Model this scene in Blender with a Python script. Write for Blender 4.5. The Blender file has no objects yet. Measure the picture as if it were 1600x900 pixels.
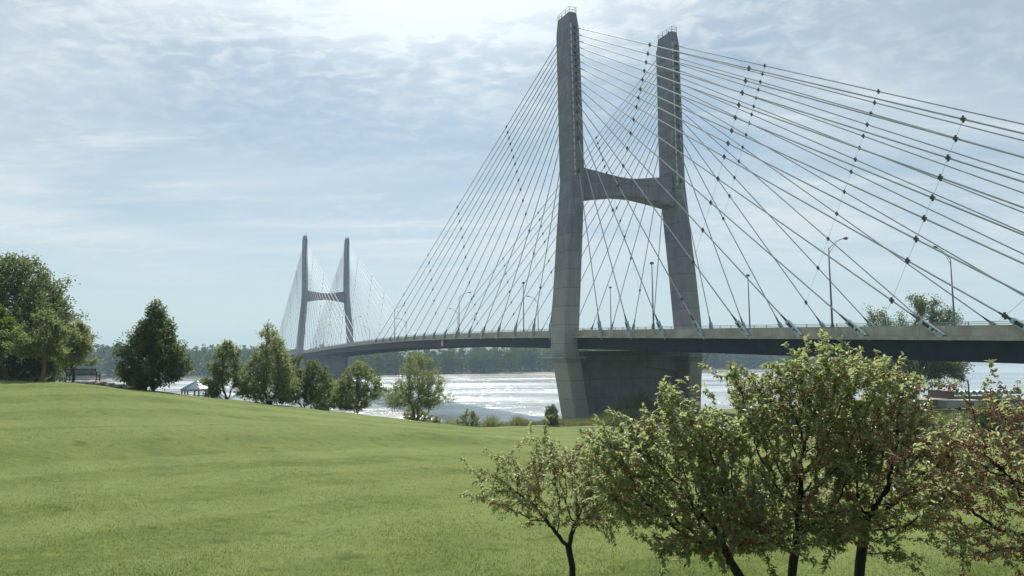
import bpy, math, random
import numpy as np
from mathutils import Vector, Matrix

R = math.radians
rng = np.random.default_rng(11)
random.seed(11)
scn = bpy.context.scene
col = scn.collection

# ------------------------------------------------------------------ camera
F_PX, PITCH, ROLL = 1083.4, 0.0922, -0.008          # focal length in pixels of a 1600 px wide picture
cam = bpy.data.cameras.new('camera')
cam.sensor_width = 36.0
cam.lens = 36.0 * F_PX / 1600.0
cam.clip_start, cam.clip_end = 0.1, 30000
camo = bpy.data.objects.new('camera', cam)
col.objects.link(camo)
camo.matrix_world = Matrix.Rotation(R(90) + PITCH, 4, 'X') @ Matrix.Rotation(ROLL, 4, 'Z')
scn.camera = camo

# ------------------------------------------------------------------ sky, sun, exposure
SUN_EL, SUN_AZ = R(50), R(-8)                        # azimuth measured from +Y, negative is left
sun_dir = Vector((math.sin(SUN_AZ) * math.cos(SUN_EL), math.cos(SUN_AZ) * math.cos(SUN_EL), math.sin(SUN_EL)))
SKY_STRENGTH = 0.085
world = bpy.data.worlds.new('World')
scn.world = world
world.use_nodes = True


class NT:
    """small helper for building node trees"""
    def __init__(self, tree):
        self.t = tree
        tree.nodes.clear()

    def n(self, typ, **kw):
        nd = self.t.nodes.new(typ)
        for k, v in kw.items():
            if k.startswith('i_'):
                key = k[2:]
                key = int(key) if key.isdigit() else key.replace('_', ' ')
                nd.inputs[key].default_value = v
            else:
                setattr(nd, k, v)
        return nd

    def l(self, a, b):
        self.t.links.new(a, b)

    def math(self, op, a, b=None, c=None, clamp=False):
        nd = self.t.nodes.new('ShaderNodeMath')
        nd.operation = op
        nd.use_clamp = clamp
        for i, v in enumerate((a, b, c)):
            if v is None:
                continue
            if isinstance(v, (int, float)):
                nd.inputs[i].default_value = v
            else:
                self.l(v, nd.inputs[i])
        return nd.outputs[0]

    def mix(self, f, a, b, mode='MIX'):
        nd = self.t.nodes.new('ShaderNodeMix')
        nd.data_type = 'RGBA'
        nd.blend_type = mode
        for s, v in ((nd.inputs[0], f), (nd.inputs[6], a), (nd.inputs[7], b)):
            if isinstance(v, (int, float)):
                s.default_value = v
            elif isinstance(v, tuple):
                s.default_value = v if len(v) == 4 else (*v, 1)
            else:
                self.l(v, s)
        return nd.outputs[2]

    def noise(self, vec, scale, detail=4, rough=0.55, dist=0.0):
        nd = self.n('ShaderNodeTexNoise')
        nd.inputs['Scale'].default_value = scale
        nd.inputs['Detail'].default_value = detail
        nd.inputs['Roughness'].default_value = rough
        nd.inputs['Distortion'].default_value = dist
        if vec is not None:
            self.l(vec, nd.inputs['Vector'])
        return nd.outputs['Fac']

    def ramp(self, v, a, b, lo=0.0, hi=1.0, smooth=True):
        nd = self.n('ShaderNodeMapRange')
        nd.interpolation_type = 'SMOOTHSTEP' if smooth else 'LINEAR'
        self.l(v, nd.inputs[0])
        for i, x in enumerate((a, b, lo, hi)):
            nd.inputs[i + 1].default_value = x
        return nd.outputs[0]

    def mapping(self, vec, scale=(1, 1, 1), rot=(0, 0, 0)):
        nd = self.n('ShaderNodeMapping')
        nd.inputs['Scale'].default_value = scale
        nd.inputs['Rotation'].default_value = rot
        self.l(vec, nd.inputs['Vector'])
        return nd.outputs[0]


def build_world():
    t = NT(world.node_tree)
    tc = t.n('ShaderNodeTexCoord')
    sky = t.n('ShaderNodeTexSky')
    sky.sky_type = 'NISHITA'
    sky.sun_disc = False
    sky.sun_elevation = SUN_EL
    sky.sun_rotation = SUN_AZ
    sky.air_density = 1.0
    sky.dust_density = 0.6
    sky.ozone_density = 1.0
    d = tc.outputs['Generated']
    sep = t.n('ShaderNodeSeparateXYZ')
    t.l(d, sep.inputs[0])
    zc = t.math('MAXIMUM', sep.outputs[2], 0.0)
    den = t.math('ADD', zc, 0.10)
    cx = t.math('DIVIDE', sep.outputs[0], den)
    cy = t.math('DIVIDE', sep.outputs[1], den)
    cmb = t.n('ShaderNodeCombineXYZ')
    t.l(cx, cmb.inputs[0])
    t.l(cy, cmb.inputs[1])
    v = cmb.outputs[0]
    # thin veil, streaks of cirrus and a field of small puffs
    veil = t.ramp(t.noise(t.mapping(v, (0.55, 0.9, 1), (0, 0, 0.5)), 1.0, 5, 0.55, 0.6), 0.32, 0.70)
    streak = t.ramp(t.noise(t.mapping(v, (0.8, 3.2, 1), (0, 0, 0.35)), 1.3, 7, 0.6, 0.8), 0.48, 0.75)
    puffs = t.ramp(t.noise(t.mapping(v, (1, 1.25, 1), (0, 0, 0.2)), 11.5, 8, 0.60, 0.45), 0.40, 0.72)
    field = t.ramp(t.noise(t.mapping(v, (0.8, 1.0, 1), (0, 0, -0.6)), 0.7, 3, 0.5, 0.4), 0.40, 0.58)
    dt = t.n('ShaderNodeVectorMath', operation='DOT_PRODUCT')
    t.l(d, dt.inputs[0])
    dt.inputs[1].default_value = sun_dir
    cosd = t.math('MAXIMUM', dt.outputs['Value'], 0.0)
    # the puffy field lies around the sun, with loose ends elsewhere
    field = t.math('ADD', t.math('MULTIPLY', field, 0.40), t.math('MULTIPLY', t.ramp(cosd, 0.76, 0.93), 0.70), clamp=True)
    puffs = t.math('MULTIPLY', puffs, field)
    fade = t.ramp(sep.outputs[2], 0.02, 0.16)
    m = t.math('ADD', t.math('MULTIPLY', veil, 0.50), t.math('MULTIPLY', streak, 0.34))
    m = t.math('ADD', m, t.math('MULTIPLY', puffs, 0.52))
    m = t.math('MULTIPLY', m, fade)
    m = t.math('ADD', m, t.ramp(sep.outputs[2], 0.45, 0.0, 0.14, 0.50), clamp=True)
    m = t.math('ADD', m, t.ramp(cosd, 0.82, 0.955, 0.0, 0.55), clamp=True)
    m = t.math('MINIMUM', m, 0.95)
    aur = t.math('POWER', cosd, 24.0)
    wide = t.math('POWER', cosd, 5.0)
    k = t.math('ADD', t.math('MULTIPLY', aur, 15.0), t.math('ADD', t.math('MULTIPLY', wide, 1.5), 7.6))
    cl = t.n('ShaderNodeVectorMath', operation='SCALE')
    cl.inputs[0].default_value = (0.91, 0.99, 1.03)
    t.l(k, cl.inputs['Scale'])
    skyc = t.n('ShaderNodeVectorMath', operation='MULTIPLY')
    t.l(sky.outputs[0], skyc.inputs[0])
    skyc.inputs[1].default_value = (0.635, 0.785, 0.80)
    c = t.mix(m, skyc.outputs[0], cl.outputs[0])
    bg = t.n('ShaderNodeBackground')
    bg.inputs['Strength'].default_value = SKY_STRENGTH
    t.l(c, bg.inputs['Color'])
    out = t.n('ShaderNodeOutputWorld')
    t.l(bg.outputs[0], out.inputs['Surface'])


build_world()
sun = bpy.data.lights.new('sun', 'SUN')
sun.energy = 4.4
sun.angle = R(0.6)
sun.color = (1.0, 0.95, 0.86)
suno = bpy.data.objects.new('sun', sun)
col.objects.link(suno)
suno.rotation_euler = sun_dir.to_track_quat('Z', 'Y').to_euler()
scn.view_settings.view_transform = 'Standard'
scn.view_settings.look = 'None'
scn.view_settings.exposure = 0.30
scn.view_settings.gamma = 1.0
scn.view_settings.use_curve_mapping = False
scn.render.engine = 'CYCLES'
cy = scn.cycles
cy.use_denoising = True
cy.max_bounces = 8
cy.diffuse_bounces = 4
cy.glossy_bounces = 3
cy.transmission_bounces = 4
cy.volume_bounces = 1
cy.transparent_max_bounces = 6
cy.caustics_reflective = False
cy.caustics_refractive = False
cy.sample_clamp_indirect = 4.0
cy.use_adaptive_sampling = True
cy.adaptive_threshold = 0.01

HAZE_DENSITY = 0.00027


# ------------------------------------------------------------------ picture <-> place helpers
def ray(x, y):
    cr, sr = math.cos(ROLL), math.sin(ROLL)
    a, b = x - 800, y - 450
    px, py = a * cr + b * sr, -a * sr + b * cr
    c, s = math.cos(PITCH), math.sin(PITCH)
    return np.array([px / F_PX, c + s * py / F_PX, s - c * py / F_PX])


def at(x, y, Y):
    d = ray(x, y)
    return d * Y / d[1]


# ------------------------------------------------------------------ materials
def new_mat(name):
    m = bpy.data.materials.new(name)
    m.use_nodes = True
    t = NT(m.node_tree)
    out = t.n('ShaderNodeOutputMaterial')
    return m, t, out


def plain(name, c, rough=0.6, metal=0.0, var=0.12, scale=6.0, bump=0.0, spec=0.5):
    m, t, out = new_mat(name)
    b = t.n('ShaderNodeBsdfPrincipled')
    tc = t.n('ShaderNodeTexCoord')
    nz = t.noise(tc.outputs['Object'], scale, 5)
    lo = tuple(x * (1 - var) for x in c)
    hi = tuple(min(1, x * (1 + var)) for x in c)
    t.l(t.mix(t.ramp(nz, 0.3, 0.7), lo, hi), b.inputs['Base Color'])
    b.inputs['Roughness'].default_value = rough
    b.inputs['Metallic'].default_value = metal
    b.inputs['Specular IOR Level'].default_value = spec
    if bump:
        bp = t.n('ShaderNodeBump')
        bp.inputs['Strength'].default_value = bump
        bp.inputs['Distance'].default_value = 0.05
        t.l(t.noise(tc.outputs['Object'], scale * 4, 6), bp.inputs['Height'])
        t.l(bp.outputs[0], b.inputs['Normal'])
    t.l(b.outputs[0], out.inputs['Surface'])
    return m


def concrete(name, c, streak=0.5, lift=4.2, vjoint=0.0, pale_below=None):
    """board-marked concrete: pour lines, rain streaks, blotches"""
    m, t, out = new_mat(name)
    b = t.n('ShaderNodeBsdfPrincipled')
    tc = t.n('ShaderNodeTexCoord')
    v = tc.outputs['Object']
    blot = t.ramp(t.noise(v, 0.35, 6, 0.6), 0.3, 0.7)
    fine = t.noise(v, 5.0, 6, 0.7)
    st = t.ramp(t.noise(t.mapping(v, (1.6, 1.6, 0.07)), 1.5, 6, 0.65), 0.42, 0.72)
    base = t.mix(blot, tuple(x * 0.66 for x in c), tuple(x * 1.2 for x in c))
    base = t.mix(t.math('MULTIPLY', st, streak), base, tuple(x * 0.55 for x in c))
    base = t.mix(t.math('MULTIPLY', fine, 0.25), base, tuple(x * 1.3 for x in c))
    sep = t.n('ShaderNodeSeparateXYZ')
    t.l(v, sep.inputs[0])
    # tone differs from lift to lift, with a dark joint between
    zz = t.math('DIVIDE', sep.outputs[2], lift)
    fl = t.math('FLOOR', zz)
    wn = t.n('ShaderNodeTexWhiteNoise', noise_dimensions='1D')
    t.l(fl, wn.inputs['W'])
    base = t.mix(t.math('MULTIPLY', wn.outputs['Value'], 0.35), base, tuple(x * 0.62 for x in c))
    fr = t.math('SUBTRACT', zz, fl)
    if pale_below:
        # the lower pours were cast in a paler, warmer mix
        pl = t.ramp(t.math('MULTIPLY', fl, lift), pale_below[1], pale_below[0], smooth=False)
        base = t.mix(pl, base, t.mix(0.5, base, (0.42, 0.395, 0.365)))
    joint = t.math('LESS_THAN', fr, 0.035)
    # rust and lime runs below the joints
    run = t.ramp(t.noise(t.mapping(v, (2.6, 2.6, 0.12)), 2.2, 5, 0.6), 0.60, 0.74)
    base = t.mix(t.math('MULTIPLY', run, 0.45), base, (c[0] * 1.25, c[1] * 1.12, c[2] * 0.88))
    if vjoint:
        vj = t.math('LESS_THAN', t.math('FRACT', t.math('DIVIDE', sep.outputs[1], vjoint)), 0.012)
        base = t.mix(t.math('MULTIPLY', vj, 0.6), base, tuple(x * 0.4 for x in c))
    base = t.mix(t.math('MULTIPLY', joint, 0.55), base, tuple(x * 0.35 for x in c))
    t.l(base, b.inputs['Base Color'])
    b.inputs['Roughness'].default_value = 0.85
    b.inputs['Specular IOR Level'].default_value = 0.3
    bp = t.n('ShaderNodeBump')
    bp.inputs['Strength'].default_value = 0.35
    bp.inputs['Distance'].default_value = 0.06
    t.l(fine, bp.inputs['Height'])
    t.l(bp.outputs[0], b.inputs['Normal'])
    t.l(b.outputs[0], out.inputs['Surface'])
    return m


def leafmat(name, dark, light, trans, tf=0.4, rough=0.45, spec=0.5, odd=None):
    m, t, out = new_mat(name)
    geo = t.n('ShaderNodeNewGeometry')
    rnd = geo.outputs['Random Per Island']
    tc = t.n('ShaderNodeTexCoord')
    clump = t.ramp(t.noise(tc.outputs['Object'], 0.9, 3), 0.3, 0.7)
    f = t.math('ADD', t.math('MULTIPLY', rnd, 0.6), t.math('MULTIPLY', clump, 0.4))
    base = t.mix(f, dark, light)
    if odd:
        base = t.mix(t.math('GREATER_THAN', rnd, 0.94), base, odd)
    b = t.n('ShaderNodeBsdfPrincipled')
    t.l(base, b.inputs['Base Color'])
    b.inputs['Roughness'].default_value = rough
    b.inputs['Specular IOR Level'].default_value = spec
    tr = t.n('ShaderNodeBsdfTranslucent')
    t.l(t.mix(f, tuple(x * 0.7 for x in trans), trans), tr.inputs['Color'])
    mx = t.n('ShaderNodeMixShader')
    mx.inputs[0].default_value = tf
    t.l(b.outputs[0], mx.inputs[1])
    t.l(tr.outputs[0], mx.inputs[2])
    t.l(mx.outputs[0], out.inputs['Surface'])
    return m


def bark(name, c):
    m, t, out = new_mat(name)
    b = t.n('ShaderNodeBsdfPrincipled')
    tc = t.n('ShaderNodeTexCoord')
    nz = t.noise(t.mapping(tc.outputs['Object'], (9, 9, 2.5)), 3.0, 7, 0.7)
    t.l(t.mix(t.ramp(nz, 0.3, 0.7), tuple(x * 0.5 for x in c), tuple(x * 1.5 for x in c)), b.inputs['Base Color'])
    b.inputs['Roughness'].default_value = 0.9
    bp = t.n('ShaderNodeBump')
    bp.inputs['Strength'].default_value = 0.8
    bp.inputs['Distance'].default_value = 0.02
    t.l(nz, bp.inputs['Height'])
    t.l(bp.outputs[0], b.inputs['Normal'])
    t.l(b.outputs[0], out.inputs['Surface'])
    return m


def ground_mat():
    m, t, out = new_mat('ground')
    b = t.n('ShaderNodeBsdfPrincipled')
    geo = t.n('ShaderNodeNewGeometry')
    pos = geo.outputs['Position']
    sep = t.n('ShaderNodeSeparateXYZ')
    t.l(pos, sep.inputs[0])
    big = t.ramp(t.noise(pos, 0.11, 6, 0.62, 0.6), 0.36, 0.64)
    mid = t.ramp(t.noise(pos, 0.55, 6, 0.65, 0.3), 0.32, 0.68)
    fine = t.noise(t.mapping(pos, (1, 1, 1)), 9.0, 8, 0.75)
    g = t.mix(big, (0.096, 0.134, 0.034), (0.152, 0.194, 0.057))
    g = t.mix(t.math('MULTIPLY', mid, 0.75), g, (0.195, 0.215, 0.058))
    g = t.mix(t.ramp(t.noise(pos, 1.1, 7, 0.72), 0.50, 0.70, 0, 0.85), g, (0.054, 0.096, 0.018))
    g = t.mix(t.ramp(fine, 0.35, 0.75, 0, 0.45), g, (0.060, 0.095, 0.019))
    # mowing bands running across the slope
    wv = t.n('ShaderNodeTexWave')
    wv.inputs['Scale'].default_value = 0.16
    wv.inputs['Distortion'].default_value = 1.2
    wv.inputs['Detail'].default_value = 2
    t.l(t.mapping(pos, (0.35, 1, 0), (0, 0, 0.25)), wv.inputs['Vector'])
    g = t.mix(t.ramp(wv.outputs['Fac'], 0.35, 0.7, 0, 0.42), g, (0.19, 0.225, 0.075))
    # dry worn spots
    g = t.mix(t.ramp(t.noise(pos, 0.33, 7, 0.7, 0.8), 0.60, 0.76, 0, 0.6), g, (0.23, 0.205, 0.085))
    # rough bank and far side
    rough_far = t.mix(mid, (0.12, 0.13, 0.05), (0.24, 0.21, 0.12))
    far = t.ramp(sep.outputs[1], 240, 320)
    g = t.mix(far, g, rough_far)
    sand = t.mix(mid, (0.26, 0.23, 0.18), (0.38, 0.33, 0.26))
    low = t.ramp(t.math('ADD', sep.outputs[2], t.math('MULTIPLY', mid, 0.8)), -17.6, -18.6)
    g = t.mix(low, g, sand)
    t.l(g, b.inputs['Base Color'])
    b.inputs['Roughness'].default_value = 0.9
    b.inputs['Specular IOR Level'].default_value = 0.1
    b.inputs['Sheen Weight'].default_value = 0.0
    hp = t.math('ADD', t.math('MULTIPLY', fine, 0.05), t.math('MULTIPLY', t.noise(pos, 2.2, 5, 0.6), 0.10))
    bp = t.n('ShaderNodeBump')
    bp.inputs['Strength'].default_value = 0.8
    bp.inputs['Distance'].default_value = 1.0
    t.l(hp, bp.inputs['Height'])
    t.l(bp.outputs[0], b.inputs['Normal'])
    t.l(b.outputs[0], out.inputs['Surface'])
    return m


def water_mat():
    m, t, out = new_mat('water')
    geo = t.n('ShaderNodeNewGeometry')
    pos = geo.outputs['Position']
    cur = t.ramp(t.noise(t.mapping(pos, (0.004, 0.022, 1), (0, 0, 0.45)), 1.0, 5, 0.6, 0.5), 0.4, 0.65)
    slick = t.ramp(t.noise(t.mapping(pos, (0.012, 0.10, 1), (0, 0, 0.45)), 1.0, 6, 0.65, 0.8), 0.50, 0.62)
    h1 = t.noise(t.mapping(pos, (0.10, 0.22, 1), (0, 0, 0.4)), 1.0, 6, 0.62, 0.6)
    h2 = t.noise(t.mapping(pos, (0.5, 0.9, 1), (0, 0, 0.3)), 1.0, 4, 0.6, 0.3)
    h = t.math('ADD', t.math('MULTIPLY', h1, 0.30), t.math('MULTIPLY', h2, 0.16))
    h = t.math('MULTIPLY', h, t.math('ADD', t.math('MULTIPLY', cur, 0.8), t.math('ADD', t.math('MULTIPLY', slick, 0.7), 0.25)))
    bp = t.n('ShaderNodeBump')
    bp.inputs['Strength'].default_value = 0.75
    bp.inputs['Distance'].default_value = 1.0
    t.l(h, bp.inputs['Height'])
    # silty body under a rippled mirror; the mean reflectance of the sheet follows Fresnel
    df = t.n('ShaderNodeBsdfDiffuse')
    t.l(t.mix(cur, (0.22, 0.23, 0.22), (0.27, 0.27, 0.255)), df.inputs['Color'])
    gl = t.n('ShaderNodeBsdfGlossy')
    gl.inputs['Color'].default_value = (0.96, 0.97, 0.97, 1)
    t.l(t.math('ADD', t.math('MULTIPLY', cur, 0.10), 0.15), gl.inputs['Roughness'])
    t.l(bp.outputs[0], gl.inputs['Normal'])
    fr = t.n('ShaderNodeFresnel')
    fr.inputs['IOR'].default_value = 1.45
    mx = t.n('ShaderNodeMixShader')
    t.l(fr.outputs[0], mx.inputs[0])
    t.l(df.outputs[0], mx.inputs[1])
    t.l(gl.outputs[0], mx.inputs[2])
    t.l(mx.outputs[0], out.inputs['Surface'])
    return m


def brick_mat():
    m, t, out = new_mat('brick')
    b = t.n('ShaderNodeBsdfPrincipled')
    tc = t.n('ShaderNodeTexCoord')
    br = t.n('ShaderNodeTexBrick')
    br.inputs['Scale'].default_value = 3.0
    br.inputs['Color1'].default_value = (0.105, 0.062, 0.052, 1)
    br.inputs['Color2'].default_value = (0.09, 0.05, 0.04, 1)
    br.inputs['Mortar'].default_value = (0.24, 0.20, 0.17, 1)
    sep = t.n('ShaderNodeSeparateXYZ')
    t.l(tc.outputs['Object'], sep.inputs[0])
    cb = t.n('ShaderNodeCombineXYZ')
    t.l(t.math('ADD', sep.outputs[0], sep.outputs[1]), cb.inputs[0])
    t.l(sep.outputs[2], cb.inputs[1])
    t.l(cb.outputs[0], br.inputs['Vector'])
    t.l(br.outputs[0], b.inputs['Base Color'])
    b.inputs['Roughness'].default_value = 0.85
    t.l(b.outputs[0], out.inputs['Surface'])
    return m


M = {}
M['ground'] = ground_mat()
M['water'] = water_mat()
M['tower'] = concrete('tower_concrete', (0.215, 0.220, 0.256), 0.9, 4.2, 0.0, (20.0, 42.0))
M['pier'] = concrete('pier_concrete', (0.26, 0.265, 0.30), 0.9)
M['barrier'] = concrete('barrier_concrete', (0.42, 0.39, 0.35), 0.9, 50.0, 6.1)
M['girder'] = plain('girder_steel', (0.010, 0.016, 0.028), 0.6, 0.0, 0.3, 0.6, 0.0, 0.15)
M['walk'] = plain('walkway_steel', (0.26, 0.32, 0.34), 0.6)
M['asphalt'] = plain('asphalt', (0.055, 0.055, 0.057), 0.9, 0, 0.25, 3.0, 0.2)
M['pathm'] = plain('path_concrete', (0.27, 0.26, 0.245), 0.9, 0, 0.15, 1.5, 0.15)
M['cable'] = plain('cable_sheath', (0.34, 0.38, 0.41), 0.38, 0.0, 0.12, 0.4)
M['bracket'] = plain('bracket_steel', (0.34, 0.41, 0.44), 0.5, 0.0, 0.15, 2.0)
M['clamp'] = plain('clamp_steel', (0.03, 0.035, 0.04), 0.55)
M['galv'] = plain('galvanised_steel', (0.26, 0.30, 0.32), 0.45, 0.4, 0.12, 2.0)
def plates():
    m, t, out = new_mat('pale_plate')
    b = t.n('ShaderNodeBsdfPrincipled')
    tc = t.n('ShaderNodeTexCoord')
    sep = t.n('ShaderNodeSeparateXYZ')
    t.l(tc.outputs['Object'], sep.inputs[0])
    fr = t.math('FRACT', t.math('DIVIDE', sep.outputs[2], 1.62))
    t.l(t.mix(t.math('LESS_THAN', fr, 0.62), (0.25, 0.25, 0.245), (0.46, 0.51, 0.53)), b.inputs['Base Color'])
    b.inputs['Roughness'].default_value = 0.7
    t.l(b.outputs[0], out.inputs['Surface'])
    return m


M['paleplate'] = plates()
M['lamp'] = plain('lamp_steel', (0.10, 0.115, 0.13), 0.45, 0.3)
M['glass'] = plain('lamp_glass', (0.45, 0.45, 0.42), 0.2)
M['redpanel'] = plain('pink_panel', (0.62, 0.28, 0.24), 0.6)
M['paint'] = plain('white_paint', (0.55, 0.55, 0.54), 0.5)
M['black'] = plain('black_iron', (0.012, 0.014, 0.016), 0.45)
M['stone'] = plain('field_stone', (0.24, 0.19, 0.15), 0.9, 0, 0.45, 5.0, 0.6)
M['brick'] = brick_mat()
M['roofmetal'] = plain('roof_metal', (0.20, 0.27, 0.33), 0.9, 0, 0.06, 6, 0, 0.05)
M['roofseam'] = plain('roof_seam', (0.07, 0.13, 0.18), 0.4, 0.2)
M['teal'] = plain('teal_metal', (0.16, 0.33, 0.32), 0.45, 0.0, 0.15)
M['wood'] = plain('weathered_wood', (0.16, 0.13, 0.10), 0.9, 0, 0.3, 6.0, 0.4)
M['white'] = plain('white_panel', (0.40, 0.40, 0.39), 0.55, 0, 0.08)
M['darkglass'] = plain('dark_glass', (0.02, 0.025, 0.03), 0.1)
M['tyre'] = plain('rubber', (0.015, 0.015, 0.015), 0.9)
M['carpaint'] = plain('car_paint', (0.36, 0.35, 0.33), 0.3)
M['hill'] = plain('wooded_hill', (0.05, 0.075, 0.03), 0.95, 0, 0.3, 0.01)
M['bark'] = bark('bark', (0.085, 0.068, 0.052))
M['barkdark'] = bark('dark_bark', (0.022, 0.016, 0.013))
M['barkred'] = bark('reddish_bark', (0.16, 0.095, 0.07))
M['leaf_dark'] = leafmat('leaf_dark', (0.036, 0.056, 0.034), (0.110, 0.136, 0.066), (0.27, 0.33, 0.11), 0.43, 0.5, 0.4)
M['leaf_mid'] = leafmat('leaf_mid', (0.062, 0.084, 0.043), (0.165, 0.188, 0.092), (0.40, 0.46, 0.17), 0.48, 0.5, 0.4)
M['leaf_pale'] = leafmat('leaf_pale', (0.088, 0.110, 0.057), (0.205, 0.225, 0.112), (0.44, 0.49, 0.20), 0.48, 0.5, 0.4)
M['leaf_bright'] = leafmat('leaf_bright', (0.060, 0.100, 0.018), (0.130, 0.190, 0.035), (0.24, 0.32, 0.05), 0.45, 0.5, 0.4)
M['leaf_far'] = leafmat('leaf_far', (0.040, 0.076, 0.024), (0.105, 0.165, 0.042), (0.17, 0.26, 0.05), 0.3, 0.7, 0.2)
M['leaf_crab'] = leafmat('leaf_crabapple', (0.078, 0.112, 0.052), (0.220, 0.260, 0.125), (0.60, 0.68, 0.27), 0.52, 0.42, 1.0, (0.17, 0.13, 0.05))
M['berry'] = plain('berry', (0.27, 0.085, 0.058), 0.4, 0, 0.4, 30.0)
M['blade'] = leafmat('grass_blade', (0.068, 0.106, 0.024), (0.142, 0.176, 0.050), (0.25, 0.31, 0.075), 0.43, 0.55, 0.3, (0.25, 0.21, 0.09))
M['weed'] = leafmat('weed', (0.13, 0.155, 0.06), (0.28, 0.29, 0.13), (0.30, 0.33, 0.10), 0.4, 0.6, 0.3, (0.30, 0.25, 0.13))


# ------------------------------------------------------------------ mesh building
def add_mesh(name, V, Fs, mat=None, parent=None, smooth=False):
    """V (n,3) array, Fs list of faces or (m,k) array"""
    me = bpy.data.meshes.new(name)
    V = np.asarray(V, dtype=np.float32).reshape(-1, 3)
    if isinstance(Fs, np.ndarray):
        m, k = Fs.shape
        loops = Fs.ravel().astype(np.int32)
        starts = np.arange(0, m * k, k, dtype=np.int32)
        tot = np.full(m, k, dtype=np.int32)
    else:
        loops = np.fromiter((i for f in Fs for i in f), dtype=np.int32)
        tot = np.array([len(f) for f in Fs], dtype=np.int32)
        starts = np.concatenate([[0], np.cumsum(tot)[:-1]]).astype(np.int32)
    me.vertices.add(len(V))
    me.vertices.foreach_set('co', V.ravel())
    me.loops.add(len(loops))
    me.loops.foreach_set('vertex_index', loops)
    me.polygons.add(len(tot))
    me.polygons.foreach_set('loop_start', starts)
    me.polygons.foreach_set('loop_total', tot)
    if smooth:
        me.polygons.foreach_set('use_smooth', np.ones(len(tot), dtype=bool))
    else:
        me.polygons.foreach_set('use_smooth', np.zeros(len(tot), dtype=bool))
    me.update(calc_edges=True)
    me.validate()
    if not smooth:
        me.shade_flat()
    if mat:
        me.materials.append(mat)
    o = bpy.data.objects.new(name, me)
    col.objects.link(o)
    if parent is not None:
        o.parent = parent
    return o


def tag(o, label=None, cat=None, group=None, kind=None):
    if label: o['label'] = label
    if cat: o['category'] = cat
    if group: o['group'] = group
    if kind: o['kind'] = kind
    return o


def empty(name, loc=(0, 0, 0), rz=0.0, **kw):
    o = bpy.data.objects.new(name, None)
    o.location = loc
    o.rotation_euler = (0, 0, rz)
    o.empty_display_size = 0.2
    col.objects.link(o)
    return tag(o, **kw)


class MB:
    def __init__(self, fn=None):
        self.v, self.f, self.fn = [], [], fn

    def add(self, vs, fs):
        b = len(self.v)
        if self.fn:
            vs = [self.fn(*p) for p in vs]
        self.v += [tuple(p) for p in vs]
        self.f += [tuple(i + b for i in f) for f in fs]

    def hexa(self, b4, t4):
        """bottom ring of 4, top ring of 4 (same order)"""
        self.add(list(b4) + list(t4), [(3, 2, 1, 0), (4, 5, 6, 7), (0, 1, 5, 4), (1, 2, 6, 5), (2, 3, 7, 6), (3, 0, 4, 7)])

    def box(self, x0, x1, y0, y1, z0, z1):
        self.hexa([(x0, y0, z0), (x1, y0, z0), (x1, y1, z0), (x0, y1, z0)], [(x0, y0, z1), (x1, y0, z1), (x1, y1, z1), (x0, y1, z1)])

    def tube(self, pts, rad, n=8, cap=True):
        pts = [Vector(p) for p in pts]
        rr = rad if isinstance(rad, (list, tuple)) else [rad] * len(pts)
        vs, fs = [], []
        ref = None
        for i, p in enumerate(pts):
            d = (pts[min(i + 1, len(pts) - 1)] - pts[max(i - 1, 0)]).normalized()
            if ref is None:
                ref = Vector((0, 0, 1)) if abs(d.z) < 0.9 else Vector((1, 0, 0))
            u = d.cross(ref).normalized()
            w = u.cross(d).normalized()
            ref = w
            for k in range(n):
                a = 2 * math.pi * k / n
                vs.append(p + (u * math.cos(a) + w * math.sin(a)) * rr[i])
        for i in range(len(pts) - 1):
            for k in range(n):
                k2 = (k + 1) % n
                fs.append((i * n + k, i * n + k2, (i + 1) * n + k2, (i + 1) * n + k))
        if cap:
            fs.append(tuple(range(n - 1, -1, -1)))
            fs.append(tuple((len(pts) - 1) * n + k for k in range(n)))
        self.add(vs, fs)

    def bar(self, a, b, w, h, up=(0, 0, 1)):
        a, b = Vector(a), Vector(b)
        d = (b - a).normalized()
        u = d.cross(Vector(up))
        u = u.normalized() if u.length > 1e-4 else Vector((1, 0, 0))
        v = u.cross(d).normalized()
        u, v = u * w / 2, v * h / 2
        self.hexa([a - u - v, a + u - v, a + u + v, a - u + v], [b - u - v, b + u - v, b + u + v, b - u + v])

    def build(self, name, mat, parent=None, smooth=False, bevel=0.0):
        o = add_mesh(name, self.v, self.f, mat, parent, smooth)
        if bevel:
            md = o.modifiers.new('bevel', 'BEVEL')
            md.width = bevel
            md.segments = 2
            md.limit_method = 'ANGLE'
        return o


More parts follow.
